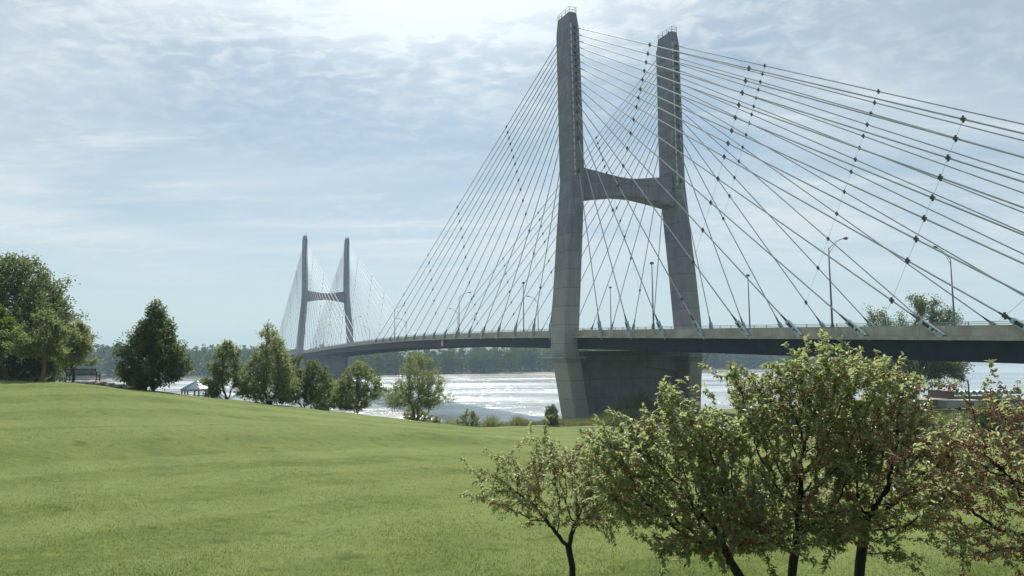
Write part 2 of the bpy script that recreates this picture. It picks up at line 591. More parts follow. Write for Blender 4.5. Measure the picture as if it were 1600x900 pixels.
# ------------------------------------------------------------------ terrain
CTRL = np.array([
    (0, 0, -1.75), (-12, 0, -1.8), (14, 0, -1.9), (0, -20, -1.2), (-40, 0, -0.6), (40, 0, -3.4), (-30, -20, 0), (30, -25, -2), (0, 5, -2.45), (9, 5, -2.6), (-9, 5, -2.5),
    (-4, 11.5, -3.62), (1, 11.5, -3.68), (7, 10.5, -3.6), (-8.5, 11.5, -3.55),
    (-3.9, 17, -3.9), (5, 17, -4.15), (12, 15, -4.4), (-12, 18, -3.62),
    (-8.74, 24, -4.04), (0, 26, -4.68), (10, 25, -5.1), (-18.2, 25, -3.69), (20, 25, -5.6),
    (-21.9, 30, -2.82), (-12.4, 34, -4.21), (0, 38, -5.7), (15, 40, -6.7), (30, 40, -7.6), (-32, 26, -2.3), (-45, 35, -1.2),
    (-32.3, 44, -1.43), (-25.8, 42, -1.71), (-24.6, 48, -2.52), (-24.2, 54, -3.15), (-20.6, 60, -4.31), (-15.7, 70, -5.92), (-11.2, 80, -7.61),
    (0, 50, -6.78), (0, 75, -8.7), (-0.2, 100, -10.61), (0, 108, -11.15), (16, 105, -11.5), (16, 112, -11.9), (30, 60, -9.1), (45.5, 68, -10.4), (30, 85, -11.0), (50, 100, -11.6), (20, 135, -12.9),
    (-45, 60, -2.2), (-60, 50, -0.5), (-80, 80, -3.5), (-50, 90, -7.5), (-36, 80, -5.8), (-35, 100, -10), (-20, 110, -13), (-67, 147, -11.2), (-67, 110, -8.5),
    (16, 157, -15.0), (43, 170, -14.8), (30, 160, -15.0), (0, 140, -15.0), (-12, 130, -14.5), (10, 185, -17.5), (40, 200, -17), (0, 160, -18), (-20, 150, -18.3), (-40, 170, -17.5), (-67, 178, -16.5),
    (-80, 205, -22), (-30, 195, -23), (0, 190, -22.5), (20, 218, -23), (60, 240, -22), (78, 130, -12.5), (94, 160, -13.3), (120, 200, -15.5), (90, 235, -18.5), (130, 290, -20.6), (200, 300, -20), (200, 200, -15.5), (300, 400, -22),
    (62, 112, -12.0), (100, 100, -11.6), (150, 100, -11), (200, 60, -9), (100, 40, -8), (260, 120, -11), (400, 250, -16), (600, 400, -20), (800, 300, -15),
    (-300, 300, -27), (0, 420, -28), (300, 600, -28), (-150, 210, -20.5), (-250, 235, -21), (-150, 120, -5), (-250, 120, -4), (-400, 260, -20), (-300, 20, 3), (300, -60, -4), (-150, -80, 2), (150, -120, -3)], dtype=float)


def _rbf():
    P = CTRL[:, :2] / 50
    D = np.linalg.norm(P[:, None] - P[None], axis=2)
    n = len(P)
    A = np.zeros((n + 3, n + 3))
    A[:n, :n] = D - 0.02 * np.eye(n)
    A[:n, n] = A[n, :n] = 1
    A[:n, n + 1:] = P
    A[n + 1:, :n] = P.T
    b = np.concatenate([CTRL[:, 2], [0, 0, 0]])
    return P, np.linalg.solve(A, b)


_P, _W = _rbf()
SHX = np.array([-4300, -900, -342, -219, -59, 35, 203, 420, 750, 1300, 2500, 4300], dtype=float)
SHY = np.array([300, 500, 570, 595, 637, 640, 712, 840, 1083, 1350, 1800, 2300], dtype=float)


def terrain(X, Y):
    X = np.asarray(X, float)
    Y = np.asarray(Y, float)
    sh = X.shape
    Xr, Yr = np.clip(X.ravel(), -420, 820), np.clip(Y.ravel(), -130, 640)
    q = np.stack([Xr, Yr], 1) / 50
    z = np.empty(len(q))
    for s in range(0, len(q), 20000):
        e = q[s:s + 20000]
        d = np.sqrt(((e[:, None] - _P[None]) ** 2).sum(2) + 0.0016)
        z[s:s + 20000] = d @ _W[:-3] + _W[-3] + e @ _W[-2:]
    z = z.reshape(sh)
    z = np.clip(z, -28, 6)
    # a low fold where the upper slope meets the lower lawn
    fy = np.interp(X, [-40, -25, -18.9, -13, -8, 0, 10, 30], [20, 23.5, 26, 34, 41, 48, 52, 55])
    z = z + 0.6 * np.exp(-((Y - fy) / 3.2) ** 2) * np.clip((14 - X) / 14, 0, 1) * np.clip((X + 45) / 15, 0, 1)
    # gentle unevenness
    z = z + 0.045 * np.sin(X * 0.31 + 1.0) * np.sin(Y * 0.23) + 0.03 * np.sin(X * 0.9 + Y * 0.6)
    d = Y - np.interp(X, SHX, SHY) + 9 * np.sin(X * 0.011) + 5 * np.sin(X * 0.037 + 1)
    far = np.clip((d + 40) / 40, 0, 1)
    far = far * far * (3 - 2 * far)
    zf = -24 + np.clip((d + 40) / 60, 0, 1) * 6.0 + np.clip(d / 400, 0, 1) * 2.0
    return np.where(Y > 380, z * (1 - far) + zf * far, z)


def tz(x, y):
    return float(terrain(np.array([x]), np.array([y]))[0])


def crest(px, y0=12.0, y1=130.0):
    """where the lawn's skyline lies in the direction of a pixel column: (x, y, z)"""
    Y = np.linspace(y0, y1, 240)
    d = ray(px, 560)
    X = Y * d[0] / d[1]
    Z = terrain(X, Y)
    k = int((Z / Y).argmax())
    return X[k], Y[k], Z[k]


def axis(lo, hi, step, far_lo, far_hi, g=1.16):
    c = list(np.arange(lo, hi + 1e-6, step))
    s, v = step, hi
    while v < far_hi:
        s *= g
        v = min(v + s, far_hi)
        c.append(v)
    s, v, pre = step, lo, []
    while v > far_lo:
        s *= g
        v = max(v - s, far_lo)
        pre.append(v)
    return np.array(pre[::-1] + c)


gx = axis(-70, 110, 1.0, -4300, 4300, 1.12)
gy = axis(-2, 190, 1.0, -250, 3900, 1.08)
GX, GY = np.meshgrid(gx, gy)
GZ = terrain(GX, GY)
nx, ny = len(gx), len(gy)
idx = np.arange(nx * ny).reshape(ny, nx)
quads = np.stack([idx[:-1, :-1], idx[:-1, 1:], idx[1:, 1:], idx[1:, :-1]], -1).reshape(-1, 4)
g = add_mesh('ground', np.stack([GX, GY, GZ], -1), quads, M['ground'], smooth=True)
tag(g, kind='structure')

WATER_Z = -20.0
wx = np.linspace(-4290, 4290, 40)
wy = np.linspace(70, 3890, 40)
WX, WY = np.meshgrid(wx, wy)
i2 = np.arange(1600).reshape(40, 40)
wq = np.stack([i2[:-1, :-1], i2[:-1, 1:], i2[1:, 1:], i2[1:, :-1]], -1).reshape(-1, 4)
tag(add_mesh('water', np.stack([WX, WY, np.full_like(WX, WATER_Z)], -1), wq, M['water']), kind='structure')


def ribbon(name, pts, width, mat, lift=0.05):
    P = np.array(pts, float)
    t = np.arange(len(P))
    tt = np.linspace(0, len(P) - 1, 60 * (len(P) - 1))
    cx, cyy = np.interp(tt, t, P[:, 0]), np.interp(tt, t, P[:, 1])
    ker = np.ones(41) / 41
    pad = lambda a: np.convolve(np.pad(a, 20, mode='reflect', reflect_type='odd'), ker, 'valid')
    cx, cyy = pad(cx), pad(cyy)
    dx, dy = np.gradient(cx), np.gradient(cyy)
    L = np.hypot(dx, dy)
    nxx, nyy = -dy / L, dx / L
    rows = []
    for o in np.linspace(-width / 2, width / 2, 7):
        X, Y = cx + nxx * o, cyy + nyy * o
        rows.append(np.stack([X, Y, terrain(X, Y) + lift], -1))
    V = np.stack(rows, 1)
    n = len(tt)
    ii = np.arange(n * 7).reshape(n, 7)
    q = np.stack([ii[:-1, :-1], ii[1:, :-1], ii[1:, 1:], ii[:-1, 1:]], -1).reshape(-1, 4)
    return add_mesh(name, V, q[:, ::-1].copy(), mat)


tag(ribbon('path', [(-60, 131), (-20, 113), (2, 108.5), (20, 107), (40, 103), (60, 96), (90, 88), (150, 74), (260, 55)], 3.4, M['pathm'], 0.07), kind='structure')

# far hills
hx = np.linspace(-3900, 3900, 260)
prof = 26 + 16 * np.sin(hx * 0.0021 + 0.4) + 10 * np.sin(hx * 0.0057 + 2) + 5 * np.sin(hx * 0.013) + 2 * np.sin(hx * 0.05)
rowsV = []
for k, (fy, fz) in enumerate([(0, 0), (120, 0.55), (260, 0.9), (380, 1.0), (520, 0.7), (700, 0)]):
    rowsV.append(np.stack([hx, np.full_like(hx, 3050 + fy) + 40 * np.sin(hx * 0.004), -22 + fz * (prof + 22)], -1))
hv = np.stack(rowsV, 0)
hi = np.arange(6 * 260).reshape(6, 260)
hq = np.stack([hi[:-1, :-1], hi[:-1, 1:], hi[1:, 1:], hi[1:, :-1]], -1).reshape(-1, 4)
tag(add_mesh('hills', hv, hq, M['hill'], smooth=True), kind='structure')

# ------------------------------------------------------------------ haze
hz = MB()
hz.box(-4400, 4400, -300, 4000, -30, 110)
hm, ht, hout = new_mat('haze')
pv = ht.n('ShaderNodeVolumePrincipled')
pv.inputs['Color'].default_value = (0.60, 0.80, 1.0, 1)
pv.inputs['Density'].default_value = HAZE_DENSITY
pv.inputs['Anisotropy'].default_value = 0.0
ht.l(pv.outputs[0], hout.inputs['Volume'])
tag(hz.build('haze', hm), kind='stuff')

# ------------------------------------------------------------------ the bridge
TH, P_NEAR, A_T = 0.4635, 82.5, 133.0
SKEW = 0.085
SPAN = 355.2
ct, st_ = math.cos(TH), math.sin(TH)
L0 = P_NEAR + 14.0
ORG = Vector((-A_T * st_ + L0 * ct, A_T * ct + L0 * st_, -15.0))


def S(l, a, z):
    """bridge frame -> local coordinates of the bridge Empty (cross members stand a little askew)"""
    return (l, a - SKEW * (l + 14.0), z + 15.0)


def bworld(l, a, z):
    x, y, zz = S(l, a, z)
    return (ORG.x + x * ct - y * st_, ORG.y + x * st_ + y * ct, zz - 15.0)


bridge = empty('bridge', ORG, TH, label='grey concrete bridge on two H shaped towers with fans of pale cables over the river', cat='bridge')

_pa = np.array([-90, -72, -55.4, -33, -10, 12, 60, 103, 153, 184, 216, 253, 292, 358])
_pz = np.array([2.53, 2.99, 3.39, 3.94, 4.56, 4.95, 5.87, 6.3, 6.0, 5.5, 4.9, 4.2, 3.4, 1.6])
_pc = np.polyfit(_pa / 100, _pz, 4)


def zb(a):
    """top of the roadside barrier"""
    if a < -90:
        k = (np.polyval(_pc, -0.88) - np.polyval(_pc, -0.90)) / 2.0
        return float(np.polyval(_pc, -0.9) + k * (a + 90))
    if a > 358:
        k = (np.polyval(_pc, 3.58) - np.polyval(_pc, 3.56)) / 2.0
        return float(np.polyval(_pc, 3.58) + k * (a - 358))
    return float(np.polyval(_pc, a / 100))


A0, A1 = -230.0, 620.0
STA = np.arange(A0, A1 + 0.1, 5.0)
LN, LF = -14.0, 14.0


def extrude(section, name, mat, parent, smooth=False):
    """section: closed list of (l, dz below barrier top)"""
    n = len(section)
    V = []
    for a in STA:
        z = zb(a)
        V += [S(l, a, z + dz) for l, dz in section]
    Fs = []
    for i in range(len(STA) - 1):
        for k in range(n):
            k2 = (k + 1) % n
            Fs.append((i * n + k, i * n + k2, (i + 1) * n + k2, (i + 1) * n + k))
    Fs.append(tuple(range(n - 1, -1, -1)))
    Fs.append(tuple((len(STA) - 1) * n + k for k in range(n)))
    return add_mesh(name, V, Fs, mat, parent)


deck = extrude([(LN - 0.55, -1.25), (LF + 0.55, -1.25), (LF + 0.55, -1.70), (LN - 0.55, -1.70)], 'deck', M['barrier'], bridge)
extrude([(LN + 0.5, -1.12), (LF - 0.5, -1.12), (LF - 0.5, -1.246), (LN + 0.5, -1.246)], 'roadway', M['asphalt'], deck)
for sgn, L in ((-1, LN), (1, LF)):
    extrude([(L - 0.02 * sgn, 0), (L - 0.28 * sgn, 0), (L - 0.48 * sgn, -1.10), (L - 0.48 * sgn, -1.247), (L - 0.02 * sgn, -1.247)][::sgn], 'concrete_barrier', M['barrier'], deck)
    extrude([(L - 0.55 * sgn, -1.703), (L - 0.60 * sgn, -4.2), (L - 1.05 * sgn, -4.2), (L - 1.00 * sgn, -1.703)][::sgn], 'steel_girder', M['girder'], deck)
    rl = MB()
    for a in STA[:-1]:
        z0_, z1_ = zb(a), zb(a + 5)
        for h in (0.20, 0.42):
            rl.bar(S(L - 0.16 * sgn, a, z0_ + h), S(L - 0.16 * sgn, a + 5, z1_ + h), 0.07, 0.07)
        for q in (0.0, 2.5):
            zq = zb(a + q)
            rl.bar(S(L - 0.16 * sgn, a + q, zq + 0.001), S(L - 0.16 * sgn, a + q, zq + 0.46), 0.12, 0.08, (1, 0, 0))
    rl.build('guard_rail', M['galv'], deck)
fb = MB()
for a in np.arange(A0 + 3, A1, 5.0):
    z = zb(a)
    fb.hexa([S(LN + 1.1, a - 0.2, z - 3.6), S(LF - 1.1, a - 0.2, z - 3.6), S(LF - 1.1, a + 0.2, z - 3.6), S(LN + 1.1, a + 0.2, z - 3.6)],
            [S(LN + 1.1, a - 0.2, z - 1.71), S(LF - 1.1, a - 0.2, z - 1.71), S(LF - 1.1, a + 0.2, z - 1.71), S(LN + 1.1, a + 0.2, z - 1.71)])
tag(fb.build('floor_beams', M['girder'], deck), kind='stuff')
for l in (-12.6, -0.15, 0.15, 12.6):
    extrude([(l - 0.06, -1.114), (l + 0.06, -1.114), (l + 0.06, -1.119), (l - 0.06, -1.119)], 'lane_line', M['paint'], deck)
sg = MB()
pa_ = 85.0
zc_ = zb(pa_)
sg.hexa([S(LN + 0.25, pa_ - 0.9, zc_ - 3.9), S(LN + 0.40, pa_ - 0.9, zc_ - 3.9), S(LN + 0.40, pa_ + 0.9, zc_ - 3.9), S(LN + 0.25, pa_ + 0.9, zc_ - 3.9)],
        [S(LN + 0.25, pa_ - 0.9, zc_ - 1.9), S(LN + 0.40, pa_ - 0.9, zc_ - 1.9), S(LN + 0.40, pa_ + 0.9, zc_ - 1.9), S(LN + 0.25, pa_ + 0.9, zc_ - 1.9)])
sg.build('channel_panel', M['redpanel'], bridge)

# outline of a tower leg: (z, outer l, inner l)
LEG_NEAR = [(-24, -12.9, -9.1), (-14.9, -14.25, -10.45), (-1.5, -16.45, -12.6), (0.6, -16.8, -13.0), (5, -16.7, -12.85), (23, -15.3, -11.75), (40, -13.9, -10.8), (52, -14.0, -10.95), (63, -14.1, -11.2), (76, -14.25, -11.55), (79.8, -14.0, -11.95)]
LEG_FAR = [(-24, 14.6, 18.4), (-14.9, 15.6, 19.4), (-6.6, 16.2, 20.0), (-1.2, 16.6, 20.5), (0.6, 16.8, 20.6), (5.9, 16.85, 20.5), (17, 16.0, 19.5), (41, 13.9, 17.0), (56, 13.9, 16.8), (66, 14.0, 16.6), (76.5, 14.1, 16.5), (79.8, 14.4, 16.2)]
AF, AB = 0.5, 6.7                                    # front and back face of the legs along the bridge


def leg_mesh(outline, a_of, name, parent):
    mb = MB()
    vs, fs = [], []
    n = len(outline)
    for i, (z, l0, l1) in enumerate(outline):
        f = 0.35 if z > 79 else 0.0
        a0, a1 = AF + f, AB - f
        c = 0.25                                     # chamfered corners
        ring = [(l0 + c, a0), (l1 - c, a0), (l1, a0 + c), (l1, a1 - c), (l1 - c, a1), (l0 + c, a1), (l0, a1 - c), (l0, a0 + c)]
        vs += [S(l, a_of + a, z) for l, a in ring]
    for i in range(n - 1):
        for k in range(8):
            k2 = (k + 1) % 8
            fs.append((i * 8 + k, i * 8 + k2, (i + 1) * 8 + k2, (i + 1) * 8 + k))
    fs.append(tuple(range(7, -1, -1)))
    fs.append(tuple((n - 1) * 8 + k for k in range(8)))
    mb.add(vs, fs)
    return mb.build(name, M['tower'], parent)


CABLE_Z = [76.0, 74.4, 72.9, 71.4, 69.8, 68.1, 66.6, 64.9, 63.3, 61.7, 59.9, 57.8, 55.7, 53.0, 49.4, 41.7]
SIDE_A = sorted([-10.34 - 10.26 * k for k in range(9)] + [-92.42 - 5.7 * k for k in range(1, 8)])
MAIN_A = sorted([11.5] + [20.14 + 10.43 * k for k in range(15)], reverse=True)


def leg_mid(outline, z):
    zs = [o[0] for o in outline]
    return 0.5 * (np.interp(z, zs, [o[1] for o in outline]) + np.interp(z, zs, [o[2] for o in outline]))


def build_tower(a_of, water_pier):
    tower = empty('tower', (0, 0, 0))
    tower.parent = bridge
    for outline, inner in ((LEG_NEAR, 1), (LEG_FAR, -1)):
        ol = [(z, l0, l1) for z, l0, l1 in outline]
        lg = leg_mesh(ol, a_of, 'leg', tower)
        # pale strip along the cable sockets, on the river and the land face
        for aface, dr in ((a_of + AF, -1), (a_of + AB, 1)):
            sp = MB()
            zs_ = [40.5, 48.0, 56.0, 66.0, 76.9]
            vs, fs = [], []
            for z in zs_:
                lm = leg_mid(outline, z) - 0.95
                for l_, a_ in ((lm - 0.17, aface), (lm + 0.17, aface), (lm + 0.17, aface + 0.05 * dr), (lm - 0.17, aface + 0.05 * dr)):
                    vs.append(S(l_, a_, z))
            for i in range(len(zs_) - 1):
                for k in range(4):
                    k2 = (k + 1) % 4
                    fs.append((i * 4 + k, i * 4 + k2, (i + 1) * 4 + k2, (i + 1) * 4 + k))
            fs += [(3, 2, 1, 0), tuple(16 + k for k in range(4))]
            sp.add(vs, fs)
            sp.build('socket_strip', M['paleplate'], lg)
        # railing on top
        tr = MB()
        _, l0, l1 = outline[-1]
        ztop = 79.8
        cs = [(l0 + 0.12, a_of + 0.95), (l1 - 0.12, a_of + 0.95), (l1 - 0.12, a_of + 6.25), (l0 + 0.12, a_of + 6.25)]
        for k in range(4):
            (la, aa), (lb, ab) = cs[k], cs[(k + 1) % 4]
            for h in (0.65, 1.3):
                tr.tube([S(la, aa, ztop + h), S(lb, ab, ztop + h)], 0.05, 6)
            nseg = 3 if k % 2 else 1
            for q in range(nseg):
                f = q / nseg
                tr.tube([S(la + (lb - la) * f, aa + (ab - aa) * f, ztop - 0.05), S(la + (lb - la) * f, aa + (ab - aa) * f, ztop + 1.32)], 0.06, 6)
        tr.build('top_railing', M['galv'], tower)
        bc = MB()
        lm = 0.5 * (l0 + l1)
        bc.tube([S(lm, a_of + 3.0, ztop - 0.05), S(lm, a_of + 3.0, ztop + 0.5)], 0.35, 10)
        bc.tube([S(lm, a_of + 3.0, ztop + 0.5), S(lm, a_of + 3.0, ztop + 1.0)], [0.3, 0.12], 10)
        bc.build('beacon', M['clamp'], tower)
        # inspection walkway round the leg below the deck
        wk = MB()
        o5 = [-1.55, *[np.interp(-1.4, [o[0] for o in outline], [o[j] for o in outline]) for j in (1, 2)]]
        e0, e1 = o5[1] - 0.9, o5[2] + 0.9
        b0, b1 = a_of + AF - 0.9, a_of + AB + 3.2
        for (x0, x1, y0, y1) in ((e0, e1, b0, a_of + AF - 0.02), (e0, e1, a_of + AB + 0.02, b1), (e0, o5[1] - 0.02, a_of + AF - 0.02, a_of + AB + 0.02), (o5[2] + 0.1, e1, a_of + AF - 0.02, a_of + AB + 0.02)):
            wk.hexa([S(x0, y0, -1.5), S(x1, y0, -1.5), S(x1, y1, -1.5), S(x0, y1, -1.5)], [S(x0, y0, -1.2), S(x1, y0, -1.2), S(x1, y1, -1.2), S(x0, y1, -1.2)])
        cs = [(e0, b0), (e1, b0), (e1, b1), (e0, b1)]
        for k in range(4):
            (la, aa), (lb, ab) = cs[k], cs[(k + 1) % 4]
            for h in (0.5, 1.0, 1.5):
                wk.tube([S(la, aa, -1.2 + h), S(lb, ab, -1.2 + h)], 0.035, 5)
            m_ = max(2, int(max(abs(lb - la), abs(ab - aa)) / 1.4))
            for q in range(m_):
                f = q / m_
                wk.tube([S(la + (lb - la) * f, aa + (ab - aa) * f, -1.25), S(la + (lb - la) * f, aa + (ab - aa) * f, 0.32)], 0.04, 5)
        for q in range(5):
            lq = e0 + 0.3 + (e1 - e0 - 0.6) * q / 4
            wk.bar(S(lq, b0 + 0.05, -1.5), S(lq, a_of + AF + 0.05, -2.5), 0.1, 0.1)
        wk.build('inspection_walkway', M['walk'], tower)
    # crossbeam with flared ends
    cb = MB()
    xs = [(-11.4, 42.8, 35.2), (-6, 42.0, 36.2), (-1.0, 41.3, 36.9), (1.8, 41.15, 36.95), (4.0, 41.3, 36.9), (9, 42.0, 36.2), (14.4, 42.8, 35.2)]
    vs, fs = [], []
    for l, t_, b_ in xs:
        for a, z in ((1.3, b_), (5.7, b_), (5.7, t_), (1.3, t_)):
            vs.append(S(l, a_of + a, z))
    for i in range(len(xs) - 1):
        for k in range(4):
            k2 = (k + 1) % 4
            fs.append((i * 4 + k, i * 4 + k2, (i + 1) * 4 + k2, (i + 1) * 4 + k))
    fs += [(3, 2, 1, 0), tuple((len(xs) - 1) * 4 + k for k in range(4))]
    cb.add(vs, fs)
    cb.build('crossbeam', M['tower'], tower)
    # wall between the legs under the deck, with a heavier arched cap
    pw = MB()
    zbot = -26 if water_pier else -24
    pw.hexa([S(-9.6, a_of + 4.9, zbot), S(15.0, a_of + 4.9, zbot), S(15.0, a_of + 6.4, zbot), S(-9.6, a_of + 6.4, zbot)],
            [S(-13.4, a_of + 4.9, -1.6), S(17.2, a_of + 4.9, -1.6), S(17.2, a_of + 6.4, -1.6), S(-13.4, a_of + 6.4, -1.6)])
    pw.build('pier_wall', M['pier'], tower)
    cp = MB()
    xs = [(-12.8, -5.4), (-8, -4.5), (-3, -3.8), (1.8, -3.6), (7, -3.8), (12, -4.5), (16.8, -5.4)]
    vs, fs = [], []
    for l, b_ in xs:
        for a, z in ((4.3, b_), (6.9, b_), (6.9, 0.12), (4.3, 0.12)):
            vs.append(S(l, a_of + a, z))
    for i in range(len(xs) - 1):
        for k in range(4):
            k2 = (k + 1) % 4
            fs.append((i * 4 + k, i * 4 + k2, (i + 1) * 4 + k2, (i + 1) * 4 + k))
    fs += [(3, 2, 1, 0), tuple((len(xs) - 1) * 4 + k for k in range(4))]
    cp.add(vs, fs)
    cp.build('pier_cap', M['pier'], tower)
    ww = MB()
    ww.hexa([S(-12.0, a_of + 3.2, -1.24), S(16, a_of + 3.2, -1.24), S(16, a_of + 4.2, -1.24), S(-12, a_of + 4.2, -1.24)],
            [S(-12.0, a_of + 3.2, -1.1), S(16, a_of + 3.2, -1.1), S(16, a_of + 4.2, -1.1), S(-12, a_of + 4.2, -1.1)])
    for h in (0.55, 1.15):
        ww.tube([S(-12, a_of + 3.25, -1.1 + h), S(16, a_of + 3.25, -1.1 + h)], 0.04, 5)
    for q in range(21):
        l = -12 + 28 * q / 20
        ww.tube([S(l, a_of + 3.25, -1.12), S(l, a_of + 3.25, 0.06)], 0.04, 5)
        if q < 20:
            ww.tube([S(l, a_of + 3.25, -1.1), S(l + 1.4, a_of + 3.25, 0.05)], 0.03, 5)
    ww.build('catwalk', M['walk'], tower)
    if not water_pier:
        return tower
    ft = MB()
    ft.hexa([S(-19, a_of - 3, -27), S(22, a_of - 3, -27), S(22, a_of + 10, -27), S(-19, a_of + 10, -27)], [S(-19, a_of - 3, -18.9), S(22, a_of - 3, -18.9), S(22, a_of + 10, -18.9), S(-19, a_of + 10, -18.9)])
    ft.build('footing', M['tower'], tower)
    return tower


build_tower(0.0, False)
build_tower(SPAN - 7.2, True)

TIES_SIDE = [((-28.2, 61.0), (-14.0, 29.0)), ((-54.0, 47.0), (-35.5, 8.0)), ((-87.0, 28.8), (-75.5, 5.0)), ((-107.0, 18.5), (-88.6, 3.0))]
TIES_MAIN = [((36.6, 63.0), (15.0, 12.0)), ((72.2, 47.2), (56.4, 9.0)), ((99.6, 35.6), (88.2, 8.6)), ((126.6, 23.8), (121.8, 10.0))]


def seg_hit(p, q, r, s):
    d1 = (q[0] - p[0], q[1] - p[1])
    d2 = (s[0] - r[0], s[1] - r[1])
    den = d1[0] * d2[1] - d1[1] * d2[0]
    if abs(den) < 1e-9:
        return None
    t = ((r[0] - p[0]) * d2[1] - (r[1] - p[1]) * d2[0]) / den
    u = ((r[0] - p[0]) * d1[1] - (r[1] - p[1]) * d1[0]) / den
    return (t, u) if -0.02 <= t <= 1.0 and 0 <= u <= 1 else None


stray = MB()                                          # the back span of the far tower: hair-thin cables seen as one veil
for ti, (a_of, flip) in enumerate(((0.0, 1), (SPAN, -1))):
    for plane, ldeck, outline in ((0, LN - 0.33, LEG_NEAR), (1, LF + 0.33, LEG_FAR)):
        for fan, anchors in (('side', SIDE_A), ('main', MAIN_A)):
            lines = []
            for k, aa in enumerate(anchors):
                z_t = CABLE_Z[k]
                if ti == 0:
                    face = AF - 0.02 if fan == 'side' else AB + 0.02
                    a_d = aa
                else:
                    face = a_of - AF + 0.02 if fan == 'side' else a_of - AB - 0.02
                    a_d = a_of - aa
                l_t = leg_mid(outline, z_t)
                z_d = zb(a_d) - 1.12
                p0 = (l_t, face, z_t)
                p1 = (ldeck, a_d, z_d)
                lines.append((p0, p1))
                # bracket along the last 3.4 m
                Lc = math.dist(p0, p1)
                f = 1 - 3.0 / Lc
                pb = tuple(p0[i] + (p1[i] - p0[i]) * f for i in range(3))
                f2 = 1 - 4.6 / Lc
                pc = tuple(p0[i] + (p1[i] - p0[i]) * f2 for i in range(3))
                if ti == 1 and fan == 'side':
                    stray.tube([S(*p0), S(*p1)], 0.11, 5, False)
                    continue
                c = MB()
                c.tube([S(*p0), S(*pb)], 0.106 if ti == 0 else 0.12, 8 if ti == 0 else 6, False)
                co = c.build('stay_cable', M['cable'], bridge, True)
                sk = MB()
                dv = (Vector(S(*p1)) - Vector(S(*p0))).normalized()
                sk.tube([Vector(S(*p0)) - dv * 0.35, Vector(S(*p0)) + dv * 0.75], 0.24, 8)
                sk.build('cable_socket', M['clamp'], co)
                if ti == 0:
                    br = MB()
                    vb, ve = Vector(S(*pb)), Vector(S(*p1))
                    d = (ve - vb).normalized()
                    side = Vector((1, 0, 0))
                    nrm = side.cross(d).normalized()
                    for q in (-1, 1):
                        br.bar(vb + nrm * 0.27 * q, ve + nrm * 0.27 * q + d * 0.3, 0.50, 0.10, nrm)
                    br.bar(vb - d * 0.05, vb + d * 0.35, 0.44, 0.50, nrm)
                    br.bar(vb + d * 1.35, vb + d * 1.7, 0.44, 0.44, nrm)
                    br.bar(ve - d * 0.5, ve + d * 0.2, 0.44, 0.50, nrm)
                    br.bar(Vector(S(p1[0], p1[1], p1[2] - 0.02)) - d * 1.0, Vector(S(p1[0], p1[1], p1[2] - 0.30)) + d * 0.2, 0.5, 0.25)
                    br.tube([ve + d * 0.3, ve + d * 1.0], 0.10, 8)
                    br.build('anchor_bracket', M['bracket'], co)
                    wb = MB()
                    wb.bar(vb, ve + d * 0.1, 0.10, 0.46, nrm)
                    wb.build('bracket_web', M['clamp'], co)  # web coloured dark to give the shaded slots between the flanges
                    dm = MB()
                    dm.tube([S(*pc), S(*pb)], [0.11, 0.20], 8)
                    dm.build('damper_collar', M['clamp'], co)
            ties = TIES_SIDE if fan == 'side' else TIES_MAIN
            for (t0, t1) in ties:
                if ti == 1:
                    t0, t1 = (a_of - t0[0], t0[1] - 0.6), (a_of - t1[0], max(t1[1] - 3.0, zb(a_of - t1[0])))
                def lat(a, z):
                    f = np.clip((z - zb(a)) / (76 - zb(a)), 0, 1)
                    return ldeck + (leg_mid(outline, 60) - ldeck) * f
                hits = []
                for p0, p1 in lines:
                    h = seg_hit(t0, t1, (p0[1], p0[2]), (p1[1], p1[2]))
                    if h:
                        hits.append((h[0], [p0[i] + (p1[i] - p0[i]) * h[1] for i in range(3)], p0, p1))
                if not hits:
                    continue
                hits.sort(key=lambda e: e[0])
                w = MB()
                pts = [S(*h[1]) for h in hits] + [S(lat(*t1), t1[0], t1[1] if ti else max(t1[1], zb(t1[0]) + 0.1))]
                w.tube(pts, 0.022 if ti == 0 else 0.03, 5, False)
                wo = w.build('cross_tie', M['galv'], bridge)
                cm_all = MB()
                for j, h in enumerate(hits):
                    cm = MB() if (ti == 0 and plane == 0) else cm_all
                    d = (Vector(S(*h[3])) - Vector(S(*h[2]))).normalized()
                    c0 = Vector(S(*h[1]))
                    cm.tube([c0 - d * 0.24, c0 - d * 0.20, c0 + d * 0.20, c0 + d * 0.24], [0.16, 0.26, 0.26, 0.16], 6)
                    cm.bar(c0 + Vector((0, 0, -0.42)), c0 + Vector((0, 0, 0.42)), 0.16, 0.20, (1, 0, 0))
                    if ti == 0 and plane == 0:
                        cm.build('damper_clamp', M['clamp'], wo)
                if cm_all.v:
                    tag(cm_all.build('damper_clamp', M['clamp'], wo), kind='stuff')
tag(stray.build('stay_cable', M['cable'], bridge), kind='stuff')

# end pier of the land span (beside the viewer, mostly out of the picture)
ep = MB()
for l in (-9, 9):
    ep.hexa([S(l - 1.5, -152, -24), S(l + 1.5, -152, -24), S(l + 1.5, -149, -24), S(l - 1.5, -149, -24)], [S(l - 1.5, -152, zb(-150) - 5.6), S(l + 1.5, -152, zb(-150) - 5.6), S(l + 1.5, -149, zb(-150) - 5.6), S(l - 1.5, -149, zb(-150) - 5.6)])
ep.hexa([S(-13, -152.3, zb(-150) - 5.598), S(13, -152.3, zb(-150) - 5.598), S(13, -148.7, zb(-150) - 5.598), S(-13, -148.7, zb(-150) - 5.598)], [S(-13, -152.3, zb(-150) - 4.25), S(13, -152.3, zb(-150) - 4.25), S(13, -148.7, zb(-150) - 4.25), S(-13, -148.7, zb(-150) - 4.25)])
ep.build('end_pier', M['tower'], bridge)


